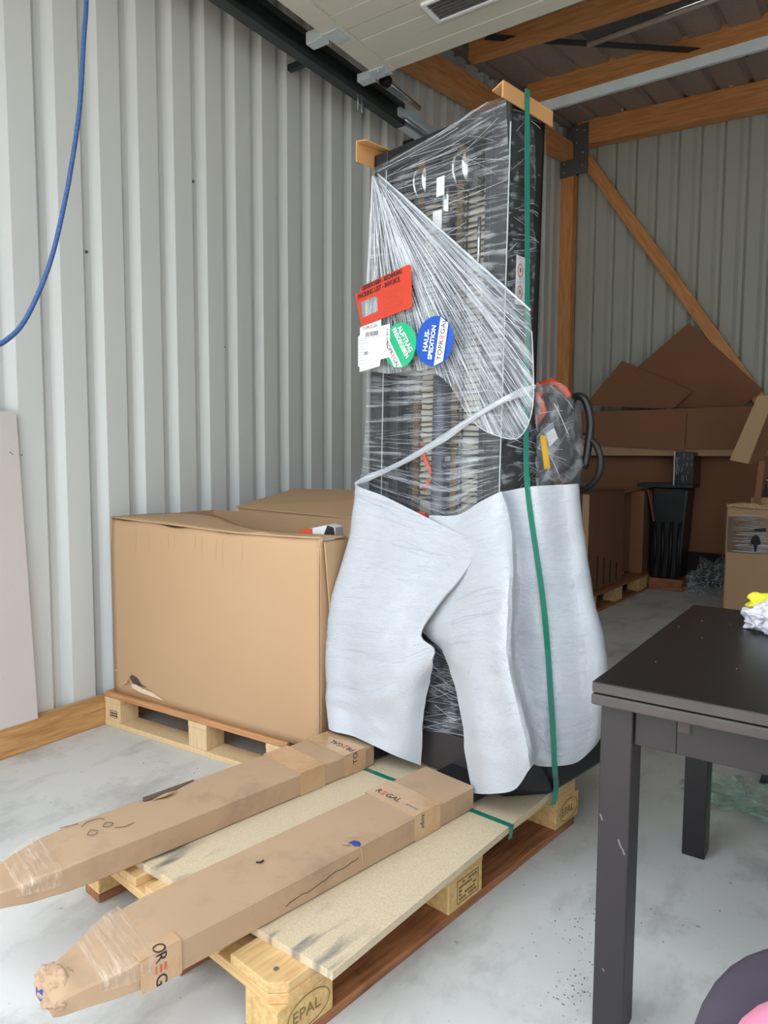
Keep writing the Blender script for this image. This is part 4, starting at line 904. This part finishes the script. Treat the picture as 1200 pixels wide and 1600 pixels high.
# upholstered chair at the lower right corner
chr_ = thing('upholstered_chair', 'purple-grey upholstered chair with pink cushion at lower right corner', 'chair', (.088,.86,0))
def pad(name, cx, cy, sx, sy, z0, z1, mt, parent, e=2.6, rot=0.0):
    V = []; Fc = []; n = 40; lev = [(0,.90),(.18,.985),(.5,1.0),(.8,.975),(.95,.90),(1,.78)]
    for h, k in lev:
        for i in range(n):
            a = 2*math.pi*i/n; c, s = math.cos(a), math.sin(a)
            x = sx*k*math.copysign(abs(c)**(2/e), c); y = sy*k*math.copysign(abs(s)**(2/e), s)
            V.append((cx+x*math.cos(rot)-y*math.sin(rot), cy+x*math.sin(rot)+y*math.cos(rot), z0+(z1-z0)*h))
    for l in range(len(lev)-1):
        for i in range(n): Fc.append((l*n+i, l*n+(i+1)%n, (l+1)*n+(i+1)%n, (l+1)*n+i))
    Fc += [tuple(range(n-1,-1,-1)), tuple((len(lev)-1)*n+i for i in range(n))]
    return raw(name, V, Fc, mt, parent, smooth=True)
pad('seat', 0, 0, .245, .31, .36, .455, 'velvet', chr_, 2.6)
pad('cushion', .055, -.115, .25, .22, .457, .53, 'pink', chr_, 2.5)
for sx, sy in ((-.14,-.14),(.14,-.14),(-.14,.14),(.14,.14)): MB().tube([(sx,sy,.37),(sx*1.25,sy*1.25,0)], [.018,.012], 10).build('leg', 'black', chr_, smooth=True)
bk = []
for k in range(5):
    z = .40+.11*k
    bk.append([(.19*math.cos(a)+.06+.02*k, .215*math.sin(a), z) for a in [math.radians(q) for q in range(-70,71,20)]])
Grid(bk).mesh('backrest', 12, 20, 'velvet', chr_, .05)

# ================================================================== goods at the back
def slab(name, pts, off, mt, parent=None, **k): return MB().prism(pts, off).build(name, mt, parent, **k)
def closed(label, name, x0, x1, y0, y1, z0, z1, mt='card_dark', rz=0.0, tape=True):
    t = thing(name, label, 'carton', (x0,y0,z0), rz)
    w, d, h = x1-x0, y1-y0, z1-z0
    MB().box(0,w,0,d,0,h).build('body', mt, t, bevel=.006)
    MB().box(-.003,w/2-.003,-.003,d+.003,h,h+.006).box(w/2+.003,w+.003,-.003,d+.003,h,h+.006).build('lid_flap', mt, t)
    if tape: MB().box(w/2-.03,w/2+.03,-.004,d+.004,h+.006,h+.007).box(w/2-.03,w/2+.03,-.0045,-.003,h-.12,h+.006).build('tape_strip', 'tape', t)
    return t
# row of pallets along the aisle
pA = pallet('wooden_pallet', 'first wooden pallet of the back row behind the machine', (-1.62,4.88,0), math.pi/2-.06, 'pallets in the back row', L=1.2, W=.8, m=('pine_red','pine_y','block','pine_red'), stamps=False, chamfer=0)
pB = pallet('wooden_pallet', 'second wooden pallet of the back row, farther along the aisle', (-1.56,6.10,0), math.pi/2-.02, 'pallets in the back row', L=.5, W=.6, m=('pine_red','pine_y','block','pine_red'), stamps=False, chamfer=0, blk=.1, decks=(.1,.1,.1,.1))
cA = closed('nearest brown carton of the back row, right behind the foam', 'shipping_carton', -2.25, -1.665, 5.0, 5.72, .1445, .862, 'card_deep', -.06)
MB().box(.540,.588,-.004,-.002,.0,.71).build('pale_edge', 'card', cA)
for k in range(4): MB().box(.5855,.5875,.18+.13*k,.20+.13*k,.02,.25-.03*k).build('slit', 'hole', cA)
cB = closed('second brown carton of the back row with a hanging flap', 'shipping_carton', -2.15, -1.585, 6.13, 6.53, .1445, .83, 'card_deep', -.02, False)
MB().box(.46,.566,-.006,-.002,.0,.69).build('pale_edge', 'card_dark', cB)
slab('hanging_flap', [(.575,.05,.70),(.575,.33,.70),(.66,.35,.42),(.64,.12,.30)], (.006,0,.002), 'card_dark', cB)
slab('raised_flap', [(-.02,-.25,.70),(.50,-.25,.69),(.53,.02,.705),(.0,.02,.715)], (0,0,.006), 'card_dark', cB)
# dark film-wrapped goods further in
dk = thing('wrapped_goods', 'dark film-wrapped goods with a white edge at the end of the back row', 'package', (-1.60,6.22,.1))
dk.location = (-1.55,6.22,0)
MB().box(0,.27,.0,.30,.0,.10).build('base', 'pine_red', dk)
MB().prism([(.0,.0,.10),(.24,.0,.10),(.29,.0,.86),(.0,.0,.868)], (0,.28,0)).build('body', 'black', dk, bevel=.02)
for k in range(4): MB().tube([(.02+.07*k,-.012,.12),(.05+.06*k,-.02,.35),(.03+.07*k,-.012,.58)], .014, 8).build('black_tube', 'rubber', dk, smooth=True)
bp = thing('wrapped_parcel', 'upright black film-wrapped panel with bright white left edge', 'parcel', (-1.34,6.0,.862))
bp.location = (-1.375,6.22,.90)
MB().box(0,.145,.0,.30,0,.265).build('body', 'blackgloss', bp, bevel=.004)
MB().box(-.008,0,-.003,.02,-.01,.268).build('white_edge', 'white', bp)
MB().box(-.30,.145,.0,.30,-.03,0).build('base_board', 'black', bp)
st2 = MB(); r = random.Random(12)
for k in range(26):
    x, z = r.uniform(.01,.135), r.uniform(.02,.22); st2.tube([(x,-.003,z),(x+r.uniform(-.006,.006),-.003,z+r.uniform(.015,.05))], .0012, 4)
stuff(st2.build('film_glint', 'strand', bp))
# big flat cartons stacked at the back wall
bx = thing('flat_carton', 'huge flat brown carton standing against the back wall', 'carton', (-2.25,6.58,.0))
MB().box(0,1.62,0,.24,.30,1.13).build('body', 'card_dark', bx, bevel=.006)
MB().box(-.01,1.62,-.006,0,.88,1.12).build('upper_panel', 'card_dark', bx)
MB().box(.82,1.62,-.006,0,.46,.49).build('lower_panel', 'card_dark', bx)
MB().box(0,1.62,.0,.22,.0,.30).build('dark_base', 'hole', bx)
rw = thing('long_carton', 'long low brown carton lying on top of the huge flat carton', 'carton', (-2.25,6.42,1.132), -.045)
MB().box(0,1.5,0,.36,.0,.09).build('body', 'card', rw, bevel=.005)
slab('front_flap', [(0,-.03,.10),(.92,-.03,.045),(.92,.0,.36),(0,.0,.40)], (0,.006,0), 'card_dark', rw)
slab('front_flap', [(.925,-.025,.055),(1.40,-.02,.06),(1.40,.0,.37),(.925,.0,.36)], (0,.006,0), 'card_dark', rw)
MB().box(0,1.5,.02,.34,.09,.40).build('upper_body', 'card_dark', rw, bevel=.004)
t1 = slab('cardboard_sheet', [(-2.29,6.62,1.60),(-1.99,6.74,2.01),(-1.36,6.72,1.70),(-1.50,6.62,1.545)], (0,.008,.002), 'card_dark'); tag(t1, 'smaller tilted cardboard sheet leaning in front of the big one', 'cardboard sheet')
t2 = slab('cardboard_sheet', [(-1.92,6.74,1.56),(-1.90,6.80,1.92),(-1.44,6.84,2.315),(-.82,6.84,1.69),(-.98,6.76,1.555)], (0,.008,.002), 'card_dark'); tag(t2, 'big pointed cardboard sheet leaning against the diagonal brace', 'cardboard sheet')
t3 = slab('cardboard_strip', [(-.86,5.55,1.105),(-.70,5.55,1.55),(-.60,5.58,1.55),(-.745,5.58,1.08)], (.0,.008,.0), 'card'); 
slab('side_fold', [(-.745,5.58,1.08),(-.60,5.58,1.55),(-.56,5.75,1.54),(-.68,5.75,1.07)], (.006,0,0), 'card_dark', t3)
slab('support_leg', [(-.70,5.60,.80),(-.66,5.60,.80),(-.64,5.60,1.10),(-.68,5.60,1.10)], (0,.02,0), 'card_dark', t3)
tag(t3, 'light cardboard strip slanting upright above the tall carton', 'cardboard strip')
tl = thing('tall_carton', 'tall brown carton with a clear film band near its top', 'carton', (-.875,5.62,0), -.04)
MB().box(0,.46,0,.34,0,.785).build('body', 'card', tl, bevel=.012)
MB().box(-.003,.463,-.004,.0,.44,.70).box(-.004,-.0,-.003,.34,.44,.70).build('film_band', 'film_dark', tl)
fs = MB(); r = random.Random(20)
for k in range(80):
    z = r.uniform(.45,.72); x = r.uniform(.03,.2); fs.tube([(x,-.006,z),(x+r.uniform(.06,.2),-.006,z+r.uniform(-.006,.006))], r.uniform(.0008,.0018), 4)
stuff(fs.build('film_strand', 'strand', tl))
bell = [(.165,.515),(.170,.545),(.180,.568),(.198,.578),(.216,.568),(.226,.545),(.231,.515),(.222,.508),(.210,.506),(.207,.465),(.199,.455),(.191,.465),(.188,.506),(.174,.508)]
MB().prism([(x,-.010,z) for x, z in bell], (0,.003,0)).build('bell_mark', 'ink', tl)
MB().prism([(.185,-.010,.62),(.26,-.010,.63),(.26,-.010,.605),(.19,-.010,.602)], (0,.003,0)).build('dark_mark', 'ink', tl)
Grid([[(.0,-.004,.79),(.12,-.02,.80),(.25,-.01,.795),(.46,-.006,.79)],[(.0,-.012,.77),(.12,-.022,.765),(.25,-.016,.76),(.46,-.01,.76)]]).mesh('rumpled_edge', 4, 20, 'card_edge', tl, .006, lambda v,u,p: (0,.008*noise.noise(Vector((u*9,v*3,4))),.012*noise.noise(Vector((u*11,v*4,1)))))
ld = thing('tray_lid', 'shallow cardboard tray lying on the tall carton', 'tray', (-.73,5.68,.789))
MB().box(0,.34,0,.22,0,.05).build('tray', 'card', ld, bevel=.004); MB().box(.0,.34,.0,.22,.05,.056).build('rim', 'card_dark', ld)
sb = thing('dark_box', 'small dark box standing on the cardboard tray', 'box', (-.665,5.72,.8455))
MB().prism([(0,0,0),(.26,0,0),(.26,0,.14),(.03,0,.14)], (0,.14,0)).build('body', 'dark', sb, bevel=.004); MB().box(.06,.24,-.002,0,.02,.11).build('front_panel', 'black', sb)
cu = thing('grey_tub', 'small pale grey tub in front of the dark box', 'tub', (-.595,5.69,.8455))
MB().tube([(0,0,0),(0,0,.115)], [.03,.042], 16).build('tub', 'greyplastic', cu, smooth=True); MB().tube([(0,0,.115),(0,0,.125)], [.045,.045], 16).build('lid', 'white', cu, smooth=True)
hp = thing('film_heap', 'heap of crumpled clear film on the floor beside the tall carton', 'plastic film', (-1.09,6.26,0))
blob('film', (.02,.0,.10), (.17,.12,.17), 'film_dark', hp, seed=11, amp=.6, sub=5, freq=2.2, flat=.001)
hs = MB(); r = random.Random(31)
for k in range(60):
    a = r.uniform(0,1); p = Vector((-.16+.30*a, -.10+r.uniform(-.03,.03), r.uniform(.01,.05+.33*a))); q_ = p+Vector((r.uniform(-.03,.05), r.uniform(-.02,.02), r.uniform(-.03,.05))); hs.tube([p,(p+q_)/2+Vector((0,-.01,.008)),q_], r.uniform(.0008,.002), 4)
stuff(hs.build('film_fold', 'strand', hp))
# dry crumbs on the floor
cm = MB(); r = random.Random(17)
for k in range(130):
    x, y = r.gauss(-.50,.05), r.gauss(1.62,.12); s = r.uniform(.0005,.002); cm.box(x,x+s*1.6,y,y+s,0,s)
for k in range(60):
    x, y = r.gauss(-.47,.03), r.gauss(1.40,.04); s = r.uniform(.0005,.002); cm.box(x,x+s*1.6,y,y+s,0,s)
for k in range(90):
    x, y = r.uniform(-2.3,.2), r.uniform(.8,2.4); s = r.uniform(.0008,.002); cm.box(x,x+s*1.6,y,y+s,0,s)
o = cm.build('dirt_crumbs', mat('dry_dirt', (120, 104, 90), .95)); tag(o, 'scattered dry dirt crumbs on the concrete between pallet and table', 'dirt', kind='stuff')
